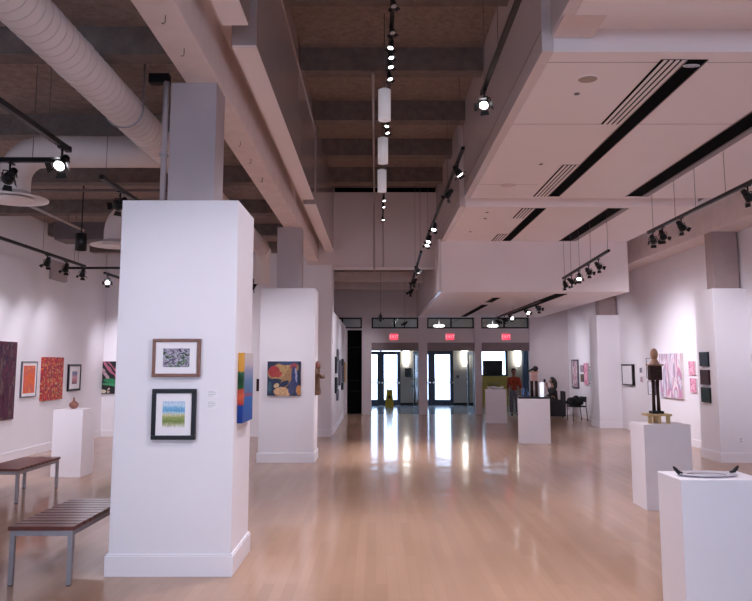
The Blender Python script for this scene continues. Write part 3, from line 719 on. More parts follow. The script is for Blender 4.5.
# two label cards on the nearest column
for z, lab in ((1.413, 'white printed label card, upper one beside the framed pictures'), (1.327, 'white printed label card, lower one beside the framed pictures')):
    t = thing('label_card', lab, 'label', (-1.315, 6.11, z))
    obj('card', box(BM(), -.046, .046, -.004, 0, -.037, .037), M['pale'], t)
    for k in range(4):
        obj('text_line', box(BM(), -.036, -.036 + (.05, .066, .06, .04)[k], -.0048, -.004, .018 - k * .013, .0215 - k * .013), M['ink'], t)
o = thing('wall_outlet', 'white power outlet low on the right box column', 'outlet', (6.16, 12.9, .31))
obj('plate', box(BM(), -.035, .035, -.006, 0, 0, .115), M['pale'], o, bevel=.002)
for z in (.03, .075): obj('socket', box(BM(), -.015, .015, -.008, -.006, z, z + .025), M['ink'], o)
t = thing('mounted_plaque', 'plain grey rectangular panel high on the left wall', 'panel', (XL, 14.72, 3.29), PI / 2)
obj('panel', box(BM(), -.35, .35, -.06, 0, 0, .36), M['colc'], t); obj('rim', box(BM(), -.36, .36, -.02, 0, -.01, .37), M['steel'], t)
t = thing('ceiling_unit', 'dark grey box hung under the joists of the left wing', 'ceiling unit', (-5.0, 12.65, 3.76))
obj('case', box(BM(), -.5, .5, 0, .5, 0, .29), M['unit'], t, bevel=.01); obj('flange', box(BM(), -.52, .52, -.02, .52, .27, .3), M['unit'], t)

# brown relief figure hung on the middle column
t = thing('relief_figure', 'brown carved robed figure hung on the right side of the middle column', 'sculpture', (-1.05, 13.15, 1.12))
bm = BM()
prof = [(.0, .0), (.09, .0), (.095, .05), (.075, .16), (.08, .26), (.092, .34), (.075, .42), (.04, .47), (.03, .49), (0, .49)]
lathe(bm, prof, (.0, 0, 0), 18, .95, 1.5)
for v in bm.verts:
    v.co.x = max(v.co.x, -.0) + .012 * math.sin(v.co.z * 45 + v.co.y * 30) * (1 if v.co.x > .01 else 0)
obj('robe', bm, M['bronze'], t)
bm = BM(); bmesh.ops.create_uvsphere(bm, u_segments=14, v_segments=10, radius=.045, matrix=Matrix.Translation((.045, 0, .525)) @ Matrix.Diagonal((1, .95, 1.25, 1)))
obj('head', bm, M['bronze'], t)
bm = BM(); path_tube(bm, [(.06, -.12, .38), (.11, -.1, .30), (.15, -.03, .30), (.14, .03, .33)], [.028, .026, .022, .018])
obj('arm', bm, M['bronze'], t)
obj('veil', lathe(BM(), [(.055, 0), (.06, .05), (.052, .1), (.02, .125), (0, .128)], (.035, 0, .45), 16, .9, 1.05), M['clay'], t)

# ------------------------------------------------------------------ pedestals and what stands on them
def pedestal(label, x0, x1, y0, y1, h, rz=0.):
    o = obj('pedestal', box(BM(), -(x1 - x0) / 2, (x1 - x0) / 2, -(y1 - y0) / 2, (y1 - y0) / 2, 0, h), M['ped'], loc=((x0 + x1) / 2, (y0 + y1) / 2, 0), bevel=.004)
    o.rotation_euler = (0, 0, rz)
    return tag(o, label, 'pedestal')
pedestal('white box pedestal nearest the viewpoint carrying the silver platter', 1.905, 2.445, 4.81, 5.2, .93)
pedestal('white box pedestal carrying the standing wooden figure on a stool', 3.07, 3.61, 8.75, 9.22, .96)
pedestal('white box pedestal carrying the clay vase by the left wall', -4.77, -4.33, 11.25, 11.74, .98)
pedestal('wide white box pedestal with the black base and dark sculpture', 3.02, 3.68, 15.9, 16.43, .925, -.19)
pedestal('white box pedestal before the opening with the dark screen', 3.11, 3.70, 21.35, 21.85, .93, -.14)

# silver platter with dark handles
t = thing('oval_platter', 'oval silver platter with two dark horn handles on the nearest pedestal', 'platter', (2.145, 4.99, .93))
bm = BM(); lathe(bm, [(0, .004), (.12, .004), (.135, .010), (.185, .018), (.192, .018), (.192, .012), (.14, .003), (.12, 0), (0, 0)], (0, 0, 0), 40, 1.0, .62)
obj('dish', bm, M['silver'], t)
for s in (-1, 1):
    bm = BM(); path_tube(bm, [(s * .165, .02 * s, .014), (s * .185, .02 * s, .022), (s * .205, .02 * s, .042), (s * .22, .02 * s, .06)], [.012, .013, .012, .007])
    obj('handle', bm, M['black'], t)
bm = BM(); lathe(bm, [(.118, .0045), (.122, .0075), (.126, .0075), (.128, .0045)], (0, 0, .002), 40, 1, .62)
obj('ring', bm, M['steel'], t)

# figure on a stool
t = thing('wooden_stool', 'little tan wooden stool under the standing figure', 'stool', (3.31, 8.98, .96))
obj('seat', box(BM(), -.145, .145, -.10, .10, .085, .11), M['tan'], t, bevel=.004)
for x, y in ((-.105, -.07), (.105, -.07), (0, .07), (.0, -.07)):
    obj('leg', box(BM(), x - .02, x + .02, y - .02, y + .02, 0, .085), M['tan'], t, bevel=.003)
t = thing('standing_figure', 'slim standing wooden figure sculpture with a dark torso block on a tan stool', 'sculpture', (3.31, 8.98, 1.07))
obj('plinth', box(BM(), -.07, .07, -.06, .06, 0, .03), M['black'], t, bevel=.004)
for x in (-.027, .027):
    bm = BM(); path_tube(bm, [(x, 0, .03), (x * 1.05, 0, .14), (x * .95, 0, .28), (x, 0, .40)], [.022, .019, .018, .021], 12)
    obj('leg', bm, M['torso'], t)
bm = BM(); box(bm, -.072, .072, -.05, .05, .39, .56)
obj('torso', bm, M['torso'], t, bevel=.01)
bm = BM(); box(bm, -.09, .09, -.055, .055, .56, .578); lathe(bm, [(.06, .578), (.035, .60), (.026, .625), (.03, .64)], (0, 0, 0), 16)
obj('shoulders', bm, M['headw'], t, bevel=.005)
bm = BM(); bmesh.ops.create_uvsphere(bm, u_segments=20, v_segments=14, radius=.05, matrix=Matrix.Translation((0, 0, .695)) @ Matrix.Diagonal((.88, .95, 1.42, 1)))
for v in bm.verts:
    if v.co.y < -.03 and abs(v.co.x) < .012 and .66 < v.co.z < .72: v.co.y -= .012
for f in bm.faces: f.smooth = True
obj('head', bm, M['headw'], t)

# vase
t = thing('clay_vase', 'small round red-brown clay vase with a pointed neck on the left pedestal', 'vase', (-4.55, 11.45, .98))
obj('body', lathe(BM(), [(0, 0), (.03, 0), (.055, .025), (.070, .06), (.062, .085), (.035, .105), (.016, .125), (.013, .15), (.018, .165), (.014, .165), (.008, .15), (.008, .12), (0, .12)], (0, 0, 0), 28), M['clay'], t)
obj('foot_ring', lathe(BM(), [(.028, -.0), (.034, 0), (.034, .008), (.028, .01)], (0, 0, 0), 24), M['clay'], t)

# dark sculpture group on the wide pedestal
t = obj('display_board', box(BM(), -.315, .315, -.25, .25, 0, .035), M['black'], loc=(3.35, 16.165, .925), bevel=.004); t.rotation_euler = (0, 0, -.19); tag(t, 'flat black display board covering the wide pedestal top', 'board')
t = thing('torso_figure', 'dark-legged figure sculpture with a pale torso on the black base', 'sculpture', (3.37, 16.17, .96))
for x in (-.045, .05): obj('leg', path_tube(BM(), [(x, 0, 0), (x * 1.1, 0, .16), (x, 0, .34)], [.035, .03, .034], 12), M['torso'], t)
obj('torso', box(BM(), -.075, .075, -.05, .05, .33, .52), M['pinkskin'], t, bevel=.015)
obj('shoulders', box(BM(), -.10, .095, -.05, .05, .51, .535), M['headw'], t, bevel=.006)
bm = BM(); bmesh.ops.create_uvsphere(bm, u_segments=16, v_segments=12, radius=.055, matrix=Matrix.Translation((.04, 0, .59)) @ Matrix.Diagonal((1.1, .9, 1.05, 1)))
path_tube(bm, [(.04, 0, .53), (.04, 0, .56)], .03); path_tube(bm, [(-.01, -.01, .58), (-.07, -.02, .56), (-.11, -.02, .53)], [.03, .022, .012])
obj('head', bm, M['dark'], t)
t = obj('white_tube', lathe(BM(), [(0, 0), (.04, 0), (.045, .01), (.045, .29), (.04, .3), (0, .3)], (0, 0, 0), 20), M['glowtube'], loc=(3.52, 16.1, .96)); tag(t, 'white upright cylinder right of the dark-legged figure', 'cylinder')
for x, y, h, r, lab in ((3.14, 16.15, .2, .045, 'blue glass piece left of the dark-legged figure, the taller'), (3.22, 16.05, .13, .035, 'blue glass piece left of the dark-legged figure, the shorter')):
    t = obj('blue_glass', lathe(BM(), [(0, 0), (r, 0), (r * .6, h * .25), (r, h * .6), (r * .5, h * .9), (0, h)], (0, 0, 0), 16), M['blueglass'], loc=(x, y, .96)); tag(t, lab, 'glass')
# pale dish with wavy rim
t = thing('wavy_dish', 'pale dish with a wavy rim on the pedestal before the dark screen', 'dish', (3.40, 21.6, .93))
bm = BM(); lathe(bm, [(0, .0), (.1, 0), (.2, .04), (.24, .075), (.225, .075), (.19, .05), (.1, .012), (0, .012)], (0, 0, 0), 36)
for v in bm.verts:
    r = math.hypot(v.co.x, v.co.y)
    if r > .18: v.co.z += .018 * math.sin(5 * math.atan2(v.co.y, v.co.x))
obj('bowl', bm, M['pale'], t); obj('foot', lathe(BM(), [(.06, 0), (.07, 0), (.07, .01), (.06, .01)], (0, 0, 0), 24), M['pale'], t)

# ------------------------------------------------------------------ benches
def bench(label, x0, x1, y0, y1, H=.435):
    t = thing('bench', label, 'bench', (x0, y0, 0)); w, l = x1 - x0, y1 - y0
    n = 11; p = l / n
    for i in range(n):
        obj('slat', box(BM(), 0, w, i * p, i * p + p - .016, H - .03, H), M['benchw'], t, bevel=.003)
    bm = BM(); s = .035
    for a, b, c, d in ((.012, w - .012, .012, .012 + s), (.012, w - .012, l - .03 - s, l - .03), (.012, .012 + s, .012 + s, l - .03 - s), (w - .012 - s, w - .012, .012 + s, l - .03 - s)):
        box(bm, a, b, c, d, H - .072, H - .03)
    obj('frame', bm, M['steel'], t, bevel=.002)
    for x in (.012, w - .012 - s):
        for y in (.012, l - .03 - s):
            lg = obj('leg', box(BM(), x, x + s, y, y + s, .006, H - .072), M['steel'], t, bevel=.002)
            obj('foot_pad', box(BM(), x + .003, x + s - .003, y + .003, y + s - .003, 0, .006), M['black'], lg)
bench('slatted dark wood bench with grey steel legs beside the nearest column', -2.77, -2.275, 5.83, 7.05)
bench('slatted dark wood bench with grey steel legs in front of the left pedestal', -4.74, -4.25, 9.15, 10.35, .41)

# ------------------------------------------------------------------ ducts
t = thing('air_duct', 'big round beige duct running along the left wing with two round ceiling diffusers', 'duct', (0, 0, 0))
DX, DZ, DR = -2.17, 3.83, .155
bm = BM(); tube(bm, (DX, -1, DZ), (DX, 14.0, DZ), DR, n=40)
md = obj('main_duct', bm, M['duct'], t)
bm = BM()
y = -.9
while y < 13.9:
    tube(bm, (DX, y, DZ), (DX, y + .008, DZ), DR + .0025, n=40); y += .105
obj('spiral_seam', bm, M['ductring'], md)
for y in (5.15, 6.9): obj('collar', tube(BM(), (DX, y, DZ), (DX, y + .03, DZ), DR + .005, n=40), M['duct'], md)
for yy in (7.7, 10.8):
    bm = BM(); R = .165; ex = -3.80
    pts = [(DX - .1, yy, DZ + .04), (-2.9, yy, DZ + .04), (-3.4, yy, DZ + .04)]
    for k in range(1, 7):
        a = PI / 2 * k / 6; pts.append((-3.5 - .3 * math.sin(a), yy, DZ + .04 - .3 * (1 - math.cos(a))))
    pts.append((ex, yy, 3.40))
    path_tube(bm, pts, R, 28)
    br = obj('branch_duct', bm, M['duct'], t)
    bm = BM(); lathe(bm, [(.15, .10), (.17, .06), (.26, .02), (.35, .0), (.35, -.012), (.30, -.012), (.22, .012), (.19, .012), (.15, .02)], (ex, yy, 3.37), 40)
    di = obj('diffuser', bm, M['diff'], t)
    bm = BM(); lathe(bm, [(.0, .02), (.12, .02), (.2, .0), (.2, -.008), (0, -.008)], (ex, yy, 3.365), 40)
    obj('diffuser_cone', bm, M['diff'], di)
# duct bracket & drops seen behind the near column
bm = BM(); path_tube(bm, [(DX, 14.0, DZ), (DX, 14.3, DZ - .03), (DX - .05, 14.5, DZ - .2), (DX - .05, 14.55, 3.2)], .15, 24)
obj('elbow', bm, M['duct'], t)
for y in (2.4, 6.25, 9.5):
    obj('strap', path_tube(BM(), [(DX + DR + .01, y, 4.32)] + [(DX + (DR + .008) * math.cos(a), y, DZ + (DR + .008) * math.sin(a)) for a in [-PI * k / 10 for k in range(11)]] + [(DX - DR - .01, y, 4.32)], .008, 6), M['steel'], t)

# conduits
def pipe(label, pts, r, m='conduit', hang=None):
    t = thing('conduit_pipe', label, 'conduit', pts[0])
    o = V(pts[0]); obj('pipe', path_tube(BM(), [V(p) - o for p in pts], r, 10), M[m], t)
    if hang:
        for q in hang: obj('hanger', tube(BM(), V(q) - o, V((q[0], q[1], q[2] + hang[q])) - o, .006, n=6), M['wire'], t)
    return t
pipe('thin pale conduit running along the middle of the raised ceiling', [(-.04, 9.5, 5.45), (-.04, 17.38, 5.45), (-.04, 17.41, 5.4), (-.04, 17.41, 3.8)], .02, hang={(-.04, 9.6, 5.45): .1})
pipe('pale conduit running under the joists toward the left wing end wall', [(-5.0, 10.6, 3.92), (-5.0, 17.3, 3.92)], .022, hang={(-5.0, 12.0, 3.92): .2, (-5.0, 14.2, 3.92): .2})
pipe('vertical pale conduit on the end bulkhead right of the middle', [(.17, 17.425, 5.7), (.17, 17.425, 3.9)], .018)
# sprinkler line across left wing
pipe('thin sprinkler pipe crossing the left wing under a joist', [(-6.2, 10.02, 4.0), (-2.4, 10.02, 4.0)], .018, 'wire')

# ------------------------------------------------------------------ soffit fittings
def slot(label, x0, x1, y0, y1, z, grilles, logo=False, group=None):
    """dark slot with striped grilles alongside"""
    t = thing('linear_vent', label, 'air vent', (x0, y0, z - .012))
    obj('slot', box(BM(), 0, x1 - x0, 0, y1 - y0, .008, .012), M['blackm'], t)
    bm = BM()
    for a, b in ((-.006, 0), (x1 - x0, x1 - x0 + .006)): box(bm, a, b, 0, y1 - y0, 0, .0125)
    obj('rim', bm, M['seam'], t)
    for gx0, gx1, gy0, gy1, nb in grilles:
        g = obj('grille', box(BM(), gx0 - x0, gx1 - x0, gy0 - y0, gy1 - y0, .006, .012), M['grille' if nb < 0 else 'blackm'], t)
        own = nb > 0; nb = abs(nb); w = (gx1 - gx0) / nb
        for k in range(nb):
            obj('blade', box(BM(), gx0 - x0 + k * w + w * .42, gx0 - x0 + (k + 1) * w, gy0 - y0, gy1 - y0, 0, .006), M['soffit' if own else 'blade'], g)
    if logo:
        bm = BM(); lathe(bm, [(0, 0), (.075, 0), (.075, .004), (0, .004)], ((x1 - x0) / 2, .13, .004), 28, 1, .5)
        e = obj('oval_badge', bm, M['pale'], t)
        bm = BM()
        lathe(bm, [(.055, -.002), (.066, -.002), (.066, 0), (.055, 0)], ((x1 - x0) / 2, .13, .004), 28, 1, .5)
        for k in range(4): box(bm, (x1 - x0) / 2 - .045 + k * .024, (x1 - x0) / 2 - .03 + k * .024, .115, .145, .002, .004)
        obj('badge_mark', bm, M['ink'], e)
    return t
G1 = lambda a, b: (2.50, 2.715, a, b, 4)
slot('black ceiling slot with striped grilles and an oval badge, left one of the long bay', 2.73, 2.905, 6.30, 11.7, SO, [G1(6.30, 8.08), G1(9.8, 11.7)], True)
slot('black ceiling slot beside a grey grille, right one of the long bay', 3.97, 4.22, 6.30, 11.7, SO, [(4.235, 4.325, 6.30, 11.7, -3)])
slot('black ceiling slot with two striped grilles in the bay before the drop, left one', 2.73, 2.905, 12.62, 16.05, SO, [G1(12.62, 13.5), G1(15.2, 16.05)])
slot('black ceiling slot beside a grey grille in the bay before the drop, right one', 3.97, 4.22, 12.62, 16.05, SO, [(4.235, 4.33, 12.62, 16.05, -3)])
slot('black ceiling slot with striped grille in the panel nearest the viewpoint, left one', 2.73, 2.905, 0., 5.2, SO, [G1(3.4, 5.2)])
slot('black ceiling slot in the panel nearest the viewpoint, right one', 3.97, 4.22, 0., 5.2, SO, [(4.235, 4.33, 0., 5.2, -3)])
slot('black slot in the low soffit near the entrance, left one', 2.75, 2.92, 17.6, 18.9, LOW, [])
slot('long black slot in the low soffit right above the middle opening', 2.78, 2.95, 19.7, 24.7, LOW, [])
slot('black slot in the low soffit right of the track lights', 3.97, 4.25, 16.6, 24.0, LOW, [])
t = thing('ceiling_speaker', 'round beige flush ceiling speaker at the near left of the long bay', 'speaker', (1.98, 6.75, SO - .008))
obj('grille', lathe(BM(), [(0, 0), (.085, 0), (.09, .008), (0, .008)], (0, 0, 0), 32), mat('speaker_beige', (.40, .31, .25), .6), t)
obj('rim', lathe(BM(), [(.088, 0), (.097, 0), (.097, .008), (.088, .008)], (0, 0, 0), 32), M['soffit'], t)
for x, y, lab in ((1.98, 7.13, 'tiny sprinkler head just beyond the round ceiling speaker'), (2.2, 9.75, 'tiny sprinkler head midway along the long bay'), (1.95, 12.95, 'tiny sprinkler head in the bay before the drop, nearest'), (2.0, 13.5, 'tiny sprinkler head in the bay before the drop, second'), (1.9, 14.9, 'tiny sprinkler head in the bay before the drop, farthest')):
    t = thing('ceiling_sprinkler', lab, 'sprinkler', (x, y, SO - .012))
    obj('cap', lathe(BM(), [(0, 0), (.025, 0), (.03, .012), (0, .012)], (0, 0, 0), 16), M['grille'], t)
    obj('escutcheon', lathe(BM(), [(.03, .008), (.045, .010), (.045, .012), (.03, .012)], (0, 0, 0), 20), M['soffit'], t)
t = thing('ceiling_access_panel', 'small round speaker flush in the long bay near its far end', 'speaker', (1.97, 10.95, SO - .006))
obj('grille', lathe(BM(), [(0, 0), (.11, 0), (.11, .006), (0, .006)], (0, 0, 0), 28), M['bulkhead'], t)
# J hooks left in the beam
for x, y, lab in ((-1.46, 4.95, 'bent wire hook under the left beam, nearest'), (-1.47, 5.5, 'bent wire hook under the left beam, just before the column shaft'), (-1.47, 7.9, 'bent wire hook under the left beam, first behind the column shaft'), (-1.47, 8.6, 'bent wire hook under the left beam, second behind the column shaft'), (-1.47, 9.5, 'bent wire hook under the left beam, third behind the column shaft')):
    h = obj('hanging_hook', path_tube(BM(), [(0, 0, 0), (0, 0, -.05), (-.012, 0, -.062), (-.024, 0, -.055)], .004, 6), M['wire'], loc=(x, y, 4.05)); tag(h, lab, 'hook')

# ------------------------------------------------------------------ lighting tracks and heads
def track(label, a, b, wires=(), top=None):
    t = thing('hanging_light_track', label, 'light track', a)
    o = V(a); d = V(b) - o
    obj('rail', bar(BM(), (0, 0, 0), d, .042, .042), M['black'], t)
    obj('end_cap', bar(BM(), d, d + d.normalized() * .03, .048, .048), M['black'], t)
    for f in wires:
        p = d * f
        obj('hanger', tube(BM(), p + V((0, 0, .015)), V((p.x, p.y, top - o.z)), .0035, n=6), M['wire'], t)
    return t

LAMPS = []
def spot(label, pos, aim, lit=True, watt=120, cone=58, drop=.10, group=None, blend=1., lamp=True, col=(.91, .87, 1)):
    t = thing('track_spotlight', label, 'spotlight', pos, 0, group)
    p = V(pos); piv = V((0, 0, -drop - .05)); d = (V(aim) - (p + piv)).normalized()
    u = V((0, 0, 1)).cross(d)
    u = u.normalized() if u.length > 1e-3 else V((1, 0, 0)); w = d.cross(u)
    bm = BM(); box(bm, -.018, .018, -.06, .06, -.034, -.0225); tube(bm, (0, 0, -.03), (0, 0, -drop), .010, n=10)
    obj('adapter', bm, M['black'], t)
    bm = BM()
    path_tube(bm, [V((0, 0, -drop)) + u * .0, V((0, 0, -drop)) + u * .055, piv + u * .068], .006, 6)
    path_tube(bm, [V((0, 0, -drop)), V((0, 0, -drop)) - u * .055, piv - u * .068], .006, 6)
    obj('yoke', bm, M['black'], t)
    bm = BM()
    tube(bm, piv - d * .10, piv - d * .03, .030, .038, 20); tube(bm, piv - d * .03, piv + d * .05, .042, .056, 20)
    obj('housing', bm, M['black'], t)
    bm = BM()
    for s, ax in ((1, u), (-1, u), (1, w), (-1, w)):
        ot = w if ax is u else u
        c = piv + d * .05 + ax * .060 * s; tip = c + d * .03 + ax * .035 * s
        q = [c + ot * .035, c - ot * .035, tip - ot * .045, tip + ot * .045]
        lo = [bm.verts.new(x) for x in q]; hi = [bm.verts.new(x + d * .003 + ax * .002 * s) for x in q]
        bm.faces.new(lo); bm.faces.new(hi[::-1])
        for i in range(4): bm.faces.new((lo[i], lo[(i + 1) % 4], hi[(i + 1) % 4], hi[i]))
    obj('barn_door', bm, M['black'], t)
    bm = BM(); tube(bm, piv + d * .048, piv + d * .053, .043, .043, 24)
    obj('lens', bm, M['lens' if lit else 'lensoff'], t)
    if lit and lamp:
        L = bpy.data.lights.new('spot_lamp', 'SPOT'); L.energy = watt; L.spot_size = math.radians(cone); L.spot_blend = blend; L.shadow_soft_size = .05; L.color = col
        o = bpy.data.objects.new('spot_lamp', L); C.objects.link(o); o.parent = t
        o.location = piv + d * .075; o.rotation_euler = d.to_track_quat('-Z', 'Y').to_euler()
    return t

TZ = 3.45
WJ = 4.05
K = 1.0
track('black light track nearest the viewpoint in the left wing', (-2.6, .8, TZ), (-2.6, 6.15, TZ), (.2, .55, .93), 4.33)
track('short black light track crossing the left wing beside the elbow duct', (-4.9, 6.5, TZ), (-2.85, 6.5, TZ), (.1, .55, .9), 4.33)
track('black light track behind the nearest column in the left wing', (-2.66, 7.1, TZ), (-2.66, 13.0, TZ), (.02, .4, .8), 4.33)
track('long black light track beside the left wall', (-5.4, 9.2, TZ), (-5.4, 13.76, TZ), (.2, .62, .9), 4.33)
track('black light track crossing in front of the left wing end wall', (-5.87, 14.05, TZ), (-3.9, 14.05, TZ), (.12, .9), 4.33)
track('short black light track near the far left corner', (-5.4, 14.8, TZ), (-5.4, 16.6, TZ), (.05, .9), 4.33)
track('short black light track left of the passage column', (-2.65, 14.4, TZ), (-2.65, 16.7, TZ), (.1, .85), 4.33)
track('black light track nearest the viewpoint by the right bulkhead', (1.08, .8, 4.43), (1.1, 7.45, 4.43), (.3, .85, .98), 5.82)
track('long black light track by the right bulkhead in mid hall', (1.13, 9.46, 4.43), (1.13, 16.45, 4.43), (.05, .3, .6, .95), 5.82)
track('black light track below the end bulkhead by the right side', (.82, 13.5, 3.68), (.92, 20.0, 3.68), (.05, .45), 5.82)
track('thin black light track along the middle of the raised ceiling', (.155, 5.8, 4.98), (.155, 17.2, 4.98), (.1, .3, .5, .7, .9), 5.82)
track('long black light track hung under the long bay by the right wall', (4.34, 3.0, 3.76), (4.34, 11.75, 3.73), (.35, .55, .7, .8, .88, .98), SO)
track('black light track hung before the bulkhead drop', (4.05, 12.9, 3.61), (4.0, 15.9, 3.47), (.02, .35, .6, .8, .97), SO - .013)
track('black light track under the low soffit', (3.75, 17.0, 3.08), (3.75, 24.0, 3.08), (.1, .5, .9), LOW)

# left wing
spot('lit track spotlight at the end of the nearest left track, facing the viewpoint', (-2.6, 6.05, TZ), (-2.9, 2.6, .2), watt=150 * K)
spot('track spotlight on the nearest left track washing the nearest column front', (-2.6, 2.9, TZ), (-1.6, 6.1, 1.5), watt=110 * K, cone=62)
spot('track spotlight near the start of the nearest left track aimed at the left wall', (-2.6, 1.6, TZ), (-6.2, 5.0, 1.3), watt=220 * K, cone=80)
spot('track spotlight hanging from the crossing track at the left picture edge', (-3.25, 6.5, TZ), (-6.3, 9.0, 1.4), watt=220 * K, cone=80)
spot('dark track spotlight just left of the nearest column top', (-2.66, 7.65, TZ), (-6.3, 10.6, 1.5), watt=220 * K, cone=80)
spot('track spotlight hidden behind the nearest column, aimed at the left pedestal', (-2.66, 9.6, TZ), (-4.6, 12., .4), watt=180 * K, cone=75)
spot('track spotlight behind the nearest column aimed at the middle column front', (-2.66, 10.2, TZ), (-1.6, 12.9, 1.4), watt=110 * K)
spot('track spotlight on the left wall track, nearest of three in view', (-5.4, 12.2, TZ), (-6.3, 12.8, 1.3), watt=45 * K, cone=85)
spot('track spotlight on the left wall track, second of three in view', (-5.4, 12.95, TZ), (-6.3, 13.9, 1.3), watt=45 * K, cone=85)
spot('track spotlight on the left wall track, third of three in view', (-5.4, 13.7, TZ), (-6.3, 15.0, 1.3), watt=45 * K, cone=85)
spot('track spotlight on the left wall track, out at its near end', (-5.4, 10.2, TZ), (-6.3, 11.2, 1.4), watt=45 * K, cone=85)
spot('small lit track spotlight near the far left corner', (-5.4, 15.0, TZ), (-4.4, 11.6, .8), watt=60 * K)
spot('track spotlight near the far left corner aimed at the end wall', (-5.4, 16.0, TZ), (-5.6, 17.4, 1.5), watt=110 * K, cone=80)
spot('track spotlight on the crossing track aimed at the end wall', (-4.2, 14.05, TZ), (-4.0, 17.4, 1.5), watt=200 * K, cone=80)
spot('lit track spotlight peeking out left of the middle column', (-2.65, 16.1, TZ), (-4.2, 15.4, 1.2), watt=90 * K, cone=75)
# right bulkhead
spot('lit track spotlight with open barn doors ending the nearest right bulkhead track', (1.1, 7.35, 4.43), (-.2, 3.4, 0), watt=260 * K, cone=75)
spot('track spotlight on the nearest right bulkhead track aimed at the near column side', (1.08, 3.6, 4.43), (-1.14, 6.5, 1.4), watt=190 * K, cone=50)
spot('track spotlight on the nearest right bulkhead track aimed at the near floor', (1.08, 2.2, 4.43), (.2, 4.6, 0), watt=130 * K, cone=80)
spot('track spotlight on the nearest right bulkhead track aimed at the nearest pedestal', (1.09, 4.1, 4.43), (1.9, 5.0, .9), watt=150 * K, cone=50)
spot('track spotlight nearest on the mid hall track, turned to the right', (1.13, 10.1, 4.43), (3.2, 9.4, .9), watt=240 * K, cone=65)
spot('track spotlight on the mid hall track turned to the middle column', (1.13, 11.5, 4.43), (-1.1, 13.2, 1.5), watt=180 * K, cone=60)
spot('track spotlight halfway along the mid hall track, with bright lens', (1.13, 14.35, 4.43), (.1, 12.7, 0), watt=280 * K, cone=64)
spot('very bright spotlight ending the mid hall track, upper of the pair', (1.13, 15.8, 4.43), (-.5, 14.2, 0), watt=240 * K, cone=62)
spot('very bright spotlight ending the mid hall track, lower of the pair', (1.13, 16.3, 4.43), (.3, 14.6, 0), watt=240 * K, cone=62)
spot('track spotlight on the track below the end bulkhead, nearest', (.84, 15.0, 3.68), (2.9, 15.4, .5), watt=120 * K, cone=70)
spot('track spotlight on the track below the end bulkhead, second', (.88, 17.2, 3.68), (-1.0, 19.0, 1.4), watt=180 * K, cone=75)
spot('track spotlight on the track below the end bulkhead, farthest', (.91, 19.6, 3.68), (-1.0, 21.8, 1.4), watt=160 * K, cone=60)
# middle of the raised ceiling
for y, lit, lab in ((6.45, 0, 'unlit spotlight overhead on the middle track, nearest'), (7.0, 0, 'unlit spotlight overhead on the middle track, second'),
                    (7.35, 1, 'lit spotlight on the middle track, first of four before the nearest cylinder'), (7.6, 1, 'lit spotlight on the middle track, second of four before the nearest cylinder'), (7.85, 1, 'lit spotlight on the middle track, third of four before the nearest cylinder'), (8.2, 1, 'lit spotlight on the middle track, last of four before the nearest cylinder'),
                    (9.9, 1, 'lit spotlight on the middle track between the first two cylinders'), (10.2, 1, 'dimmer lit spotlight on the middle track just above the second cylinder'),
                    (14.6, 1, 'lit spotlight on the middle track before the end bulkhead, nearest of three'), (15.2, 1, 'lit spotlight on the middle track before the end bulkhead, middle of three'), (16.6, 1, 'lit spotlight on the middle track before the end bulkhead, farthest of three')):
    side = -1 if int(y * 10) % 2 else 1
    spot(lab, (.155, y, 4.98), (.155 + side * 1.1, y - .9, 0), lit=bool(lit), watt=170 * K, cone=80).scale = (.6,) * 3
# right tracks
spot('track spotlight at the right picture edge under the long bay', (4.34, 8.58, 3.74), (6.4, 9.2, 1.5), watt=90 * K, cone=80)
spot('track spotlight out of the picture on the long right track', (4.34, 5.2, 3.75), (6.4, 6.5, 1.5), watt=200 * K, cone=80)
spot('track spotlight on the long right track, first of the three near its far end', (4.34, 10.5, 3.735), (6.4, 11.6, 1.5), watt=85 * K, cone=80)
spot('track spotlight on the long right track, middle of the three near its far end', (4.34, 11.2, 3.73), (5.9, 12.9, 1.5), watt=40 * K, cone=70)
spot('track spotlight on the long right track, last of the three near its far end', (4.34, 11.6, 3.73), (6.4, 14.9, 1.4), watt=90 * K, cone=80)
spot('track spotlight before the bulkhead drop, first from the near end', (4.04, 13.50, 3.565), (6.4, 15.3, 1.5), watt=90 * K, cone=80)
spot('track spotlight before the bulkhead drop, second from the near end', (4.03, 14.10, 3.537), (6.4, 16.4, 1.5), watt=90 * K, cone=80)
spot('lit track spotlight before the bulkhead drop, third, facing the hall', (4.02, 14.75, 3.507), (3.3, 12.6, 0.2), watt=90 * K, cone=70)
spot('track spotlight before the bulkhead drop, fourth from the near end', (4.01, 15.30, 3.481), (6.4, 15.9, 1.6), watt=110 * K, cone=75)
spot('track spotlight before the bulkhead drop, last, washing the drop wall', (4.0, 15.75, 3.460), (4.3, 16.05, 2.6), watt=26 * K, cone=90)
spot('lit track spotlight under the low soffit, nearer of the two bright ones', (3.75, 18.6, 3.08), (5.9, 15.6, .7), watt=150 * K, cone=75)
spot('lit track spotlight under the low soffit, farther of the two bright ones', (3.75, 20.8, 3.08), (5.7, 17.4, .7), watt=150 * K, cone=75)
spot('track spotlight at the near end of the low soffit track', (3.75, 17.3, 3.08), (6.1, 19.75, 1.6), watt=130 * K, cone=75)
spot('track spotlight on the low soffit track turned to the rose and teal pictures', (3.75, 21.9, 3.08), (6.4, 22.6, 1.7), watt=120 * K, cone=75)
spot('dim track spotlight at the far end of the low soffit track', (3.75, 23.0, 3.08), (6.4, 24.3, 1.6), watt=120 * K, cone=75)
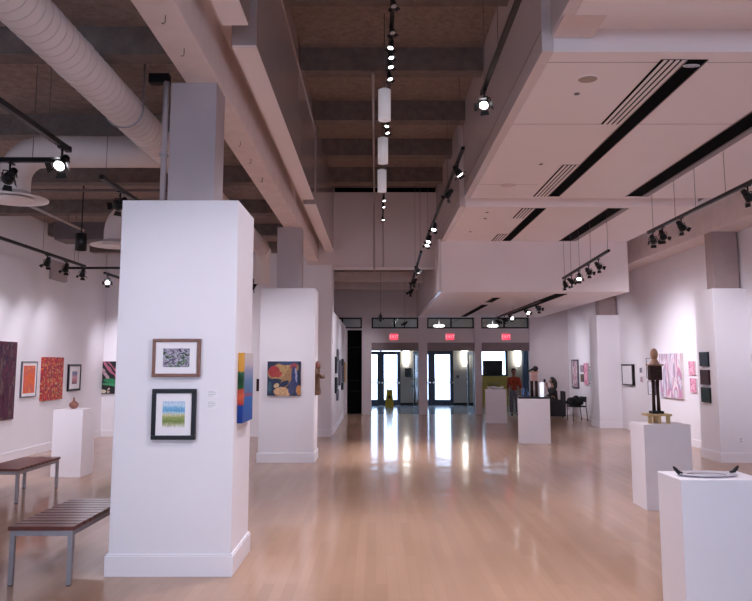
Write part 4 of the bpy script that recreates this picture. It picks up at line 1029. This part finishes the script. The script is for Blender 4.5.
# loose pendant spots near the entrance
def drop_spot(label, pos, aim, top, watt, lit=True):
    t = spot(label, pos, aim, lit=lit, watt=watt, cone=80)
    obj('cable', tube(BM(), (0, 0, -.02), (0, 0, top - pos[2]), .004, n=6), M['wire'], t)
drop_spot('dark spotlight on a wire in front of the first transom window', (.9, 23.4, 3.05), (-.9, 24.9, 1.5), 4.33, 40)
drop_spot('tiny lit spotlight on a wire, left of the dark wired spotlight', (.13, 21.4, 3.12), (.3, 23.5, 0), 4.33, 40)

# pendant cylinders
for y, lab in ((8.56, 'nearest of three frosted pendant cylinders under the raised ceiling'), (10.47, 'middle of three frosted pendant cylinders under the raised ceiling'), (12.25, 'farthest of three frosted pendant cylinders under the raised ceiling')):
    t = thing('pendant_cylinder', lab, 'pendant light', (.10, y, 4.5))
    obj('shade', lathe(BM(), [(0, .02), (.062, .02), (.07, 0), (.074, .0), (.074, .37), (.06, .375), (0, .375)], (0, 0, 0), 28), M['cylin'], t)
    obj('cable', tube(BM(), (0, 0, .37), (0, 0, 1.32), .006, n=8), M['wire'], t)
    obj('cap', lathe(BM(), [(0, .37), (.03, .37), (.025, .40), (0, .40)], (0, 0, 0), 16), M['steel'], t)
t = thing('pendant_cylinder', 'black pendant cylinder hanging in the left wing above the pedestal', 'pendant light', (-4.24, 10.65, 3.27))
obj('shade', lathe(BM(), [(0, .03), (.07, .03), (.075, 0), (.08, 0), (.08, .24), (.07, .245), (0, .245)], (0, 0, 0), 28), M['black'], t)
obj('stem', tube(BM(), (0, 0, .24), (0, 0, 1.06), .009, n=8), M['black'], t)
obj('canopy', box(BM(), -.1, .1, -.05, .05, 1.0, 1.03), M['black'], t)

# ------------------------------------------------------------------ people
def skin_body(name, nodes, edges, m, parent, sub=1):
    me = bpy.data.meshes.new(name); me.from_pydata([n[0] for n in nodes], edges, []); me.materials.append(m)
    o = bpy.data.objects.new(name, me); C.objects.link(o); o.parent = parent
    md = o.modifiers.new('skin', 'SKIN'); md.use_smooth_shade = True; md.branch_smoothing = .6
    sv = me.skin_vertices[0].data
    for i, (p, r) in enumerate(nodes):
        sv[i].radius = (r, r) if not isinstance(r, tuple) else r
        sv[i].use_root = (i == 0)
    s = o.modifiers.new('sub', 'SUBSURF'); s.levels = sub; s.render_levels = sub
    return o

def hand(nodes, edges, wrist_i, w, d, side):
    """palm and five short finger chains from the wrist along d"""
    d = V(d).normalized(); s = V(side).normalized(); w = V(w)
    nodes.append((tuple(w + d * .06), (.030, .016))); pi = len(nodes) - 1; edges.append((wrist_i, pi))
    for k, (off, ln) in enumerate(((-.03, .062), (-.01, .078), (.01, .074), (.03, .056))):
        b = w + d * .085 + s * off
        nodes.append((tuple(b), .0095)); edges.append((pi, len(nodes) - 1))
        nodes.append((tuple(b + d * ln * .55), .0085)); edges.append((len(nodes) - 2, len(nodes) - 1))
        nodes.append((tuple(b + d * ln * .9 + V((0, -.012, 0))), .007)); edges.append((len(nodes) - 2, len(nodes) - 1))
    b = w + d * .03 - s * .035
    nodes.append((tuple(b), .010)); edges.append((pi, len(nodes) - 1))
    nodes.append((tuple(b + d * .035 - s * .015), .0085)); edges.append((len(nodes) - 2, len(nodes) - 1))

def head_parts(parent, c, face, hairlong=False, sc=1.):
    """hair, eyes, nose, mouth, ears on a head centred at c; face = forward dir in xy"""
    f = V((face[0], face[1], 0)).normalized(); rt = f.cross(V((0, 0, 1)))
    R = Matrix((( rt.x, f.x, 0, 0), (rt.y, f.y, 0, 0), (0, 0, 1, 0), (0, 0, 0, 1)))
    T = Matrix.Translation(c)
    bm = BM(); bmesh.ops.create_uvsphere(bm, u_segments=18, v_segments=12, radius=.098 * sc, matrix=T @ R @ Matrix.Translation((0, -.014 * sc, .02 * sc)) @ Matrix.Diagonal((.9, 1.02, 1.12, 1)))
    inv = (T @ R).inverted()
    dl = [v for v in bm.verts if (inv @ v.co).y > .045 * sc and (inv @ v.co).z < .055 * sc or (not hairlong and (inv @ v.co).z < -.045 * sc)]
    bmesh.ops.delete(bm, geom=dl, context='VERTS')
    if hairlong:
        path_tube(bm, [T @ R @ V((0, -.05, .05)), T @ R @ V((0, -.09, -.06)), T @ R @ V((0, -.09, -.2)), T @ R @ V((0, -.075, -.3))], [.07, .085, .075, .04], 14)
    for q in bm.faces: q.smooth = True
    obj('hair', bm, M['hair'], parent)
    bm = BM()
    for s in (-1, 1): bmesh.ops.create_uvsphere(bm, u_segments=8, v_segments=6, radius=.011 * sc, matrix=T @ R @ Matrix.Translation((s * .031 * sc, .083 * sc, .0)))
    obj('eyes', bm, M['hair'], parent)
    bm = BM(); box(bm, -.022 * sc, .022 * sc, .078 * sc, .088 * sc, -.062 * sc, -.054 * sc); bmesh.ops.transform(bm, matrix=T @ R, verts=bm.verts)
    obj('mouth', bm, M['clay'], parent)

# standing person in an orange-red shirt, 1.5 m tall so that head and feet meet the photo
t = thing('person', 'person standing in orange-red patterned shirt and grey trousers behind the pedestals', 'person', (4.47, 24.55, 0))
nodes = []; edges = []
def nd(p, r, par=None):
    nodes.append((p, r)); i = len(nodes) - 1
    if par is not None: edges.append((par, i))
    return i
S = 1.5 / 1.7
def q(x, y, z): return (x * S, y * S, z * S)
pel = nd(q(0, 0, .93), (.155 * S, .105 * S))
wa = nd(q(0, 0, 1.08), (.14 * S, .10 * S), pel); ch = nd(q(0, -.005, 1.27), (.165 * S, .115 * S), wa)
nk = nd(q(0, 0, 1.41), (.075 * S, .07 * S), ch); nk2 = nd(q(0, -.005, 1.48), .052 * S, nk)
h1 = nd(q(0, -.02, 1.54), (.070 * S, .080 * S), nk2); h2 = nd(q(0, -.018, 1.61), (.078 * S, .092 * S), h1); h3 = nd(q(0, -.01, 1.675), (.055 * S, .065 * S), h2)
ns = nd(q(0, -.095, 1.575), .016 * S, h2)
for s in (-1, 1):
    er = nd(q(s * .085, 0, 1.59), .018 * S, h2)
    sh = nd(q(s * .18, 0, 1.36), .062 * S, ch); el = nd(q(s * .21, -.01, 1.10), .046 * S, sh); wr = nd(q(s * .21, -.05, .87), .032 * S, el)
    hand(nodes, edges, wr, q(s * .21, -.05, .87), (0, -.15, -1), (0, 1, 0))
    hp = nd(q(s * .09, 0, .84), .088 * S, pel); kn = nd(q(s * .10, -.01, .48), .060 * S, hp); an = nd(q(s * .105, .01, .09), .042 * S, kn)
    nd(q(s * .115, -.10, .045), (.042 * S, .035 * S), an)
skin_body('body', nodes, edges, M['skin'], t, 2)
n2, e2 = [], []
def nd2(p, r, par=None):
    n2.append((p, r)); i = len(n2) - 1
    if par is not None: e2.append((par, i))
    return i
a0 = nd2(q(0, 0, 1.12), (.165 * S, .125 * S)); a1 = nd2(q(0, 0, .84), (.182 * S, .134 * S), a0); a2 = nd2(q(0, -.005, 1.28), (.185 * S, .132 * S), a0); a3 = nd2(q(0, 0, 1.41), (.085 * S, .08 * S), a2)
for s in (-1, 1):
    b1 = nd2(q(s * .185, 0, 1.36), .076 * S, a2); b2 = nd2(q(s * .21, -.01, 1.11), .060 * S, b1); nd2(q(s * .238, -.03, .98), .054 * S, b2)
skin_body('shirt', n2, e2, M['shirt'], t, 2)
n2, e2 = [], []
a0 = nd2(q(0, 0, .93), (.172 * S, .122 * S)); nd2(q(0, 0, 1.02), (.16 * S, .115 * S), a0)
for s in (-1, 1):
    b1 = nd2(q(s * .092, 0, .80), .102 * S, a0); b2 = nd2(q(s * .102, -.01, .48), .076 * S, b1); nd2(q(s * .106, .008, .10), .064 * S, b2)
skin_body('trousers', n2, e2, M['trous'], t, 2)
for s in (-1, 1):
    bm = BM(); path_tube(bm, [q(s * .106, .05, .045), q(s * .108, .0, .05), q(s * .113, -.08, .04), q(s * .118, -.16, .03)], [.045 * S, .05 * S, .046 * S, .032 * S], 12)
    obj('shoe', bm, M['shoe'], t)
head_parts(t, q(0, -.018, 1.595), (0, -1), False, S)

# seated person at the right, holding something to the face, on a dark chair
t = thing('person', 'person sitting in dark clothes with long dark hair, one hand raised to the face', 'person', (5.62, 24.0, 0))
nodes = []; edges = []
pel = nd((.02, 0, .52), (.15, .13)); wa = nd((0, 0, .66), (.12, .13), pel); ch = nd((-.03, 0, .84), (.125, .16), wa)
nk = nd((-.03, 0, .96), (.06, .07), ch); nk2 = nd((-.035, 0, 1.02), .05, nk)
h1 = nd((-.055, 0, 1.075), (.075, .068), nk2); h2 = nd((-.05, 0, 1.14), (.09, .076), h1); h3 = nd((-.04, 0, 1.2), (.062, .052), h2); nd((-.14, 0, 1.105), .016, h2)
for s in (-1, 1):
    nd((-.04, s * .082, 1.115), .017, h2)
    sh = nd((-.02, s * .17, .92), .06, ch)
    if s < 0:
        el = nd((-.13, s * .22, .70), .046, sh); wr = nd((-.22, s * .10, .95), .032, el); hand(nodes, edges, wr, (-.22, s * .10, .95), (-.15, .3, 1), (1, 0, 0))
    else:
        el = nd((-.06, s * .22, .66), .046, sh); wr = nd((-.26, s * .14, .60), .032, el); hand(nodes, edges, wr, (-.26, s * .14, .60), (-1, -.2, -.1), (0, 1, 0))
    hp = nd((-.08, s * .09, .51), .085, pel); kn = nd((-.42, s * .10, .50), .062, hp); an = nd((-.42, s * .10, .09), .042, kn); nd((-.53, s * .10, .045), (.036, .042), an)
skin_body('body', nodes, edges, M['skin'], t, 2)
n2, e2 = [], []
a0 = nd2((0, 0, .66), (.14, .15)); a1 = nd2((.02, 0, .47), (.175, .165), a0); a2 = nd2((-.03, 0, .84), (.145, .18), a0); nd2((-.03, 0, .955), (.075, .085), a2)
b1 = nd2((-.02, -.175, .92), .074, a2); b2 = nd2((-.13, -.225, .70), .06, b1); nd2((-.2, -.13, .89), .048, b2)
b1 = nd2((-.02, .175, .92), .074, a2); b2 = nd2((-.06, .225, .66), .06, b1); nd2((-.22, .155, .61), .048, b2)
skin_body('jacket', n2, e2, M['dark'], t, 2)
n2, e2 = [], []
a0 = nd2((.02, 0, .5), (.165, .15))
for s in (-1, 1):
    b1 = nd2((-.08, s * .092, .51), .1, a0); b2 = nd2((-.42, s * .102, .49), .076, b1); nd2((-.42, s * .102, .1), .06, b2)
skin_body('trousers', n2, e2, M['dark'], t, 2)
for s in (-1, 1):
    obj('shoe', path_tube(BM(), [(-.37, s * .1, .045), (-.43, s * .1, .05), (-.52, s * .1, .04), (-.58, s * .1, .03)], [.042, .048, .044, .03], 12), M['shoe'], t)
head_parts(t, (-.05, 0, 1.12), (-1, 0), True)
cup = tag(obj('black_cup', lathe(BM(), [(0, 0), (.03, 0), (.038, .1), (.034, .1), (.028, .008), (0, .008)], (0, 0, 0), 16), M['black'], loc=(5.32, 23.9, 1.08)), 'dark cup held up to the face of the seated person', 'cup')
def armchair(label, loc, rz):
    t = thing('armchair', label, 'chair', loc, rz)
    obj('seat', box(BM(), -.24, .24, -.25, .2, .03, .34), M['dark'], t, bevel=.02)
    obj('backrest', box(BM(), -.24, .24, .24, .30, .03, .8), M['dark'], t, bevel=.02)
    for k in (-1, 1): obj('armrest', box(BM(), min(k * .24, k * .30), max(k * .24, k * .30), -.25, .28, .03, .52), M['dark'], t, bevel=.015)
    for x, y in ((-.22, -.2), (.22, -.2), (-.22, .2), (.22, .2)): obj('leg', box(BM(), x - .02, x + .02, y - .02, y + .02, 0, .03), M['black'], t)
    return t
def side_chair(label, loc, rz):
    t = thing('side_chair', label, 'chair', loc, rz)
    obj('seat', box(BM(), -.22, .22, -.22, .22, .40, .44), M['dark'], t, bevel=.015)
    obj('backrest', box(BM(), -.2, .2, .2, .225, .54, .70), M['dark'], t, bevel=.01)
    for s in (-1, 1):
        obj('leg', path_tube(BM(), [(s * .21, -.2, 0), (s * .21, -.2, .44)], .012, 8), M['black'], t)
        obj('leg', path_tube(BM(), [(s * .21, .24, 0), (s * .21, .2, .42), (s * .21, .215, .70)], .012, 8), M['black'], t)
        obj('armrest', path_tube(BM(), [(s * .21, -.2, .44), (s * .22, -.19, .62), (s * .22, -.1, .65), (s * .22, .2, .65)], .012, 8), M['black'], t)
    return t
armchair('dark armchair the seated person sits on', (5.64, 24.0, 0), -PI / 2)
side_chair('dark chair with a black coat heaped over it by the right wall', (5.88, 22.3, 0), -PI / 2 + .15)
bm = BM(); bmesh.ops.create_icosphere(bm, subdivisions=4, radius=.2, matrix=Matrix.Diagonal((1.2, 1.0, .8, 1)))
for v in bm.verts:
    n = 1 + .14 * math.sin(v.co.x * 22 + 1) * math.cos(v.co.y * 19) + .08 * math.sin(v.co.z * 40 + v.co.x * 17)
    v.co *= n
    if v.co.z < -.105: v.co.z = -.105 - (.0 if abs(v.co.x) < .19 else 0)
for f in bm.faces: f.smooth = True
c = obj('black_coat', bm, M['coat'], loc=(5.84, 22.3, .548)); tag(c, 'black coat heaped on the chair by the right wall', 'coat')

# ------------------------------------------------------------------ sky and added fill
w = bpy.data.worlds.new('sky'); bpy.context.scene.world = w; w.use_nodes = True
bg = w.node_tree.nodes['Background']; bg.inputs[0].default_value = (.55, .72, 1, 1); bg.inputs[1].default_value = 5.0
def area(name, loc, rot, sx, sy, watt, col):
    L = bpy.data.lights.new(name, 'AREA'); L.shape = 'RECTANGLE'; L.size = sx; L.size_y = sy; L.energy = watt; L.color = col
    o = bpy.data.objects.new(name, L); C.objects.link(o); o.location = loc; o.rotation_euler = rot
    return o
for cx, wd in ((-3.4, 3.6), (.15, 1.5), (3.6, 3.6)):     # added fill lamps, out of view, at the near wall openings
    area('window_daylight', (cx, YN + .03, 2.0), (PI / 2, 0, PI), wd, 2.0, 9 * wd, (.95, .93, 1))

# ------------------------------------------------------------------ camera
cam = bpy.data.cameras.new('camera'); co = bpy.data.objects.new('camera', cam); C.objects.link(co)
co.location = (0, 0, 1.65); co.rotation_euler = (PI / 2 + math.atan(90 / 750.), 0, 0)
cam.sensor_fit = 'HORIZONTAL'; cam.sensor_width = 36; cam.lens = 36 * 750 / 752.
cam.shift_y = -(300.5 - 274) / 752.; cam.clip_start = .05; cam.clip_end = 300
sc = bpy.context.scene; sc.camera = co
sc.view_settings.view_transform = 'Standard'; sc.view_settings.look = 'None'; sc.view_settings.gamma = 1; sc.view_settings.use_curve_mapping = False
sc.view_settings.exposure = 0.48
try:
    sc.cycles.diffuse_bounces = 8; sc.cycles.max_bounces = 12; sc.cycles.use_denoising = True
    sc.cycles.sample_clamp_indirect = 6
except Exception: pass
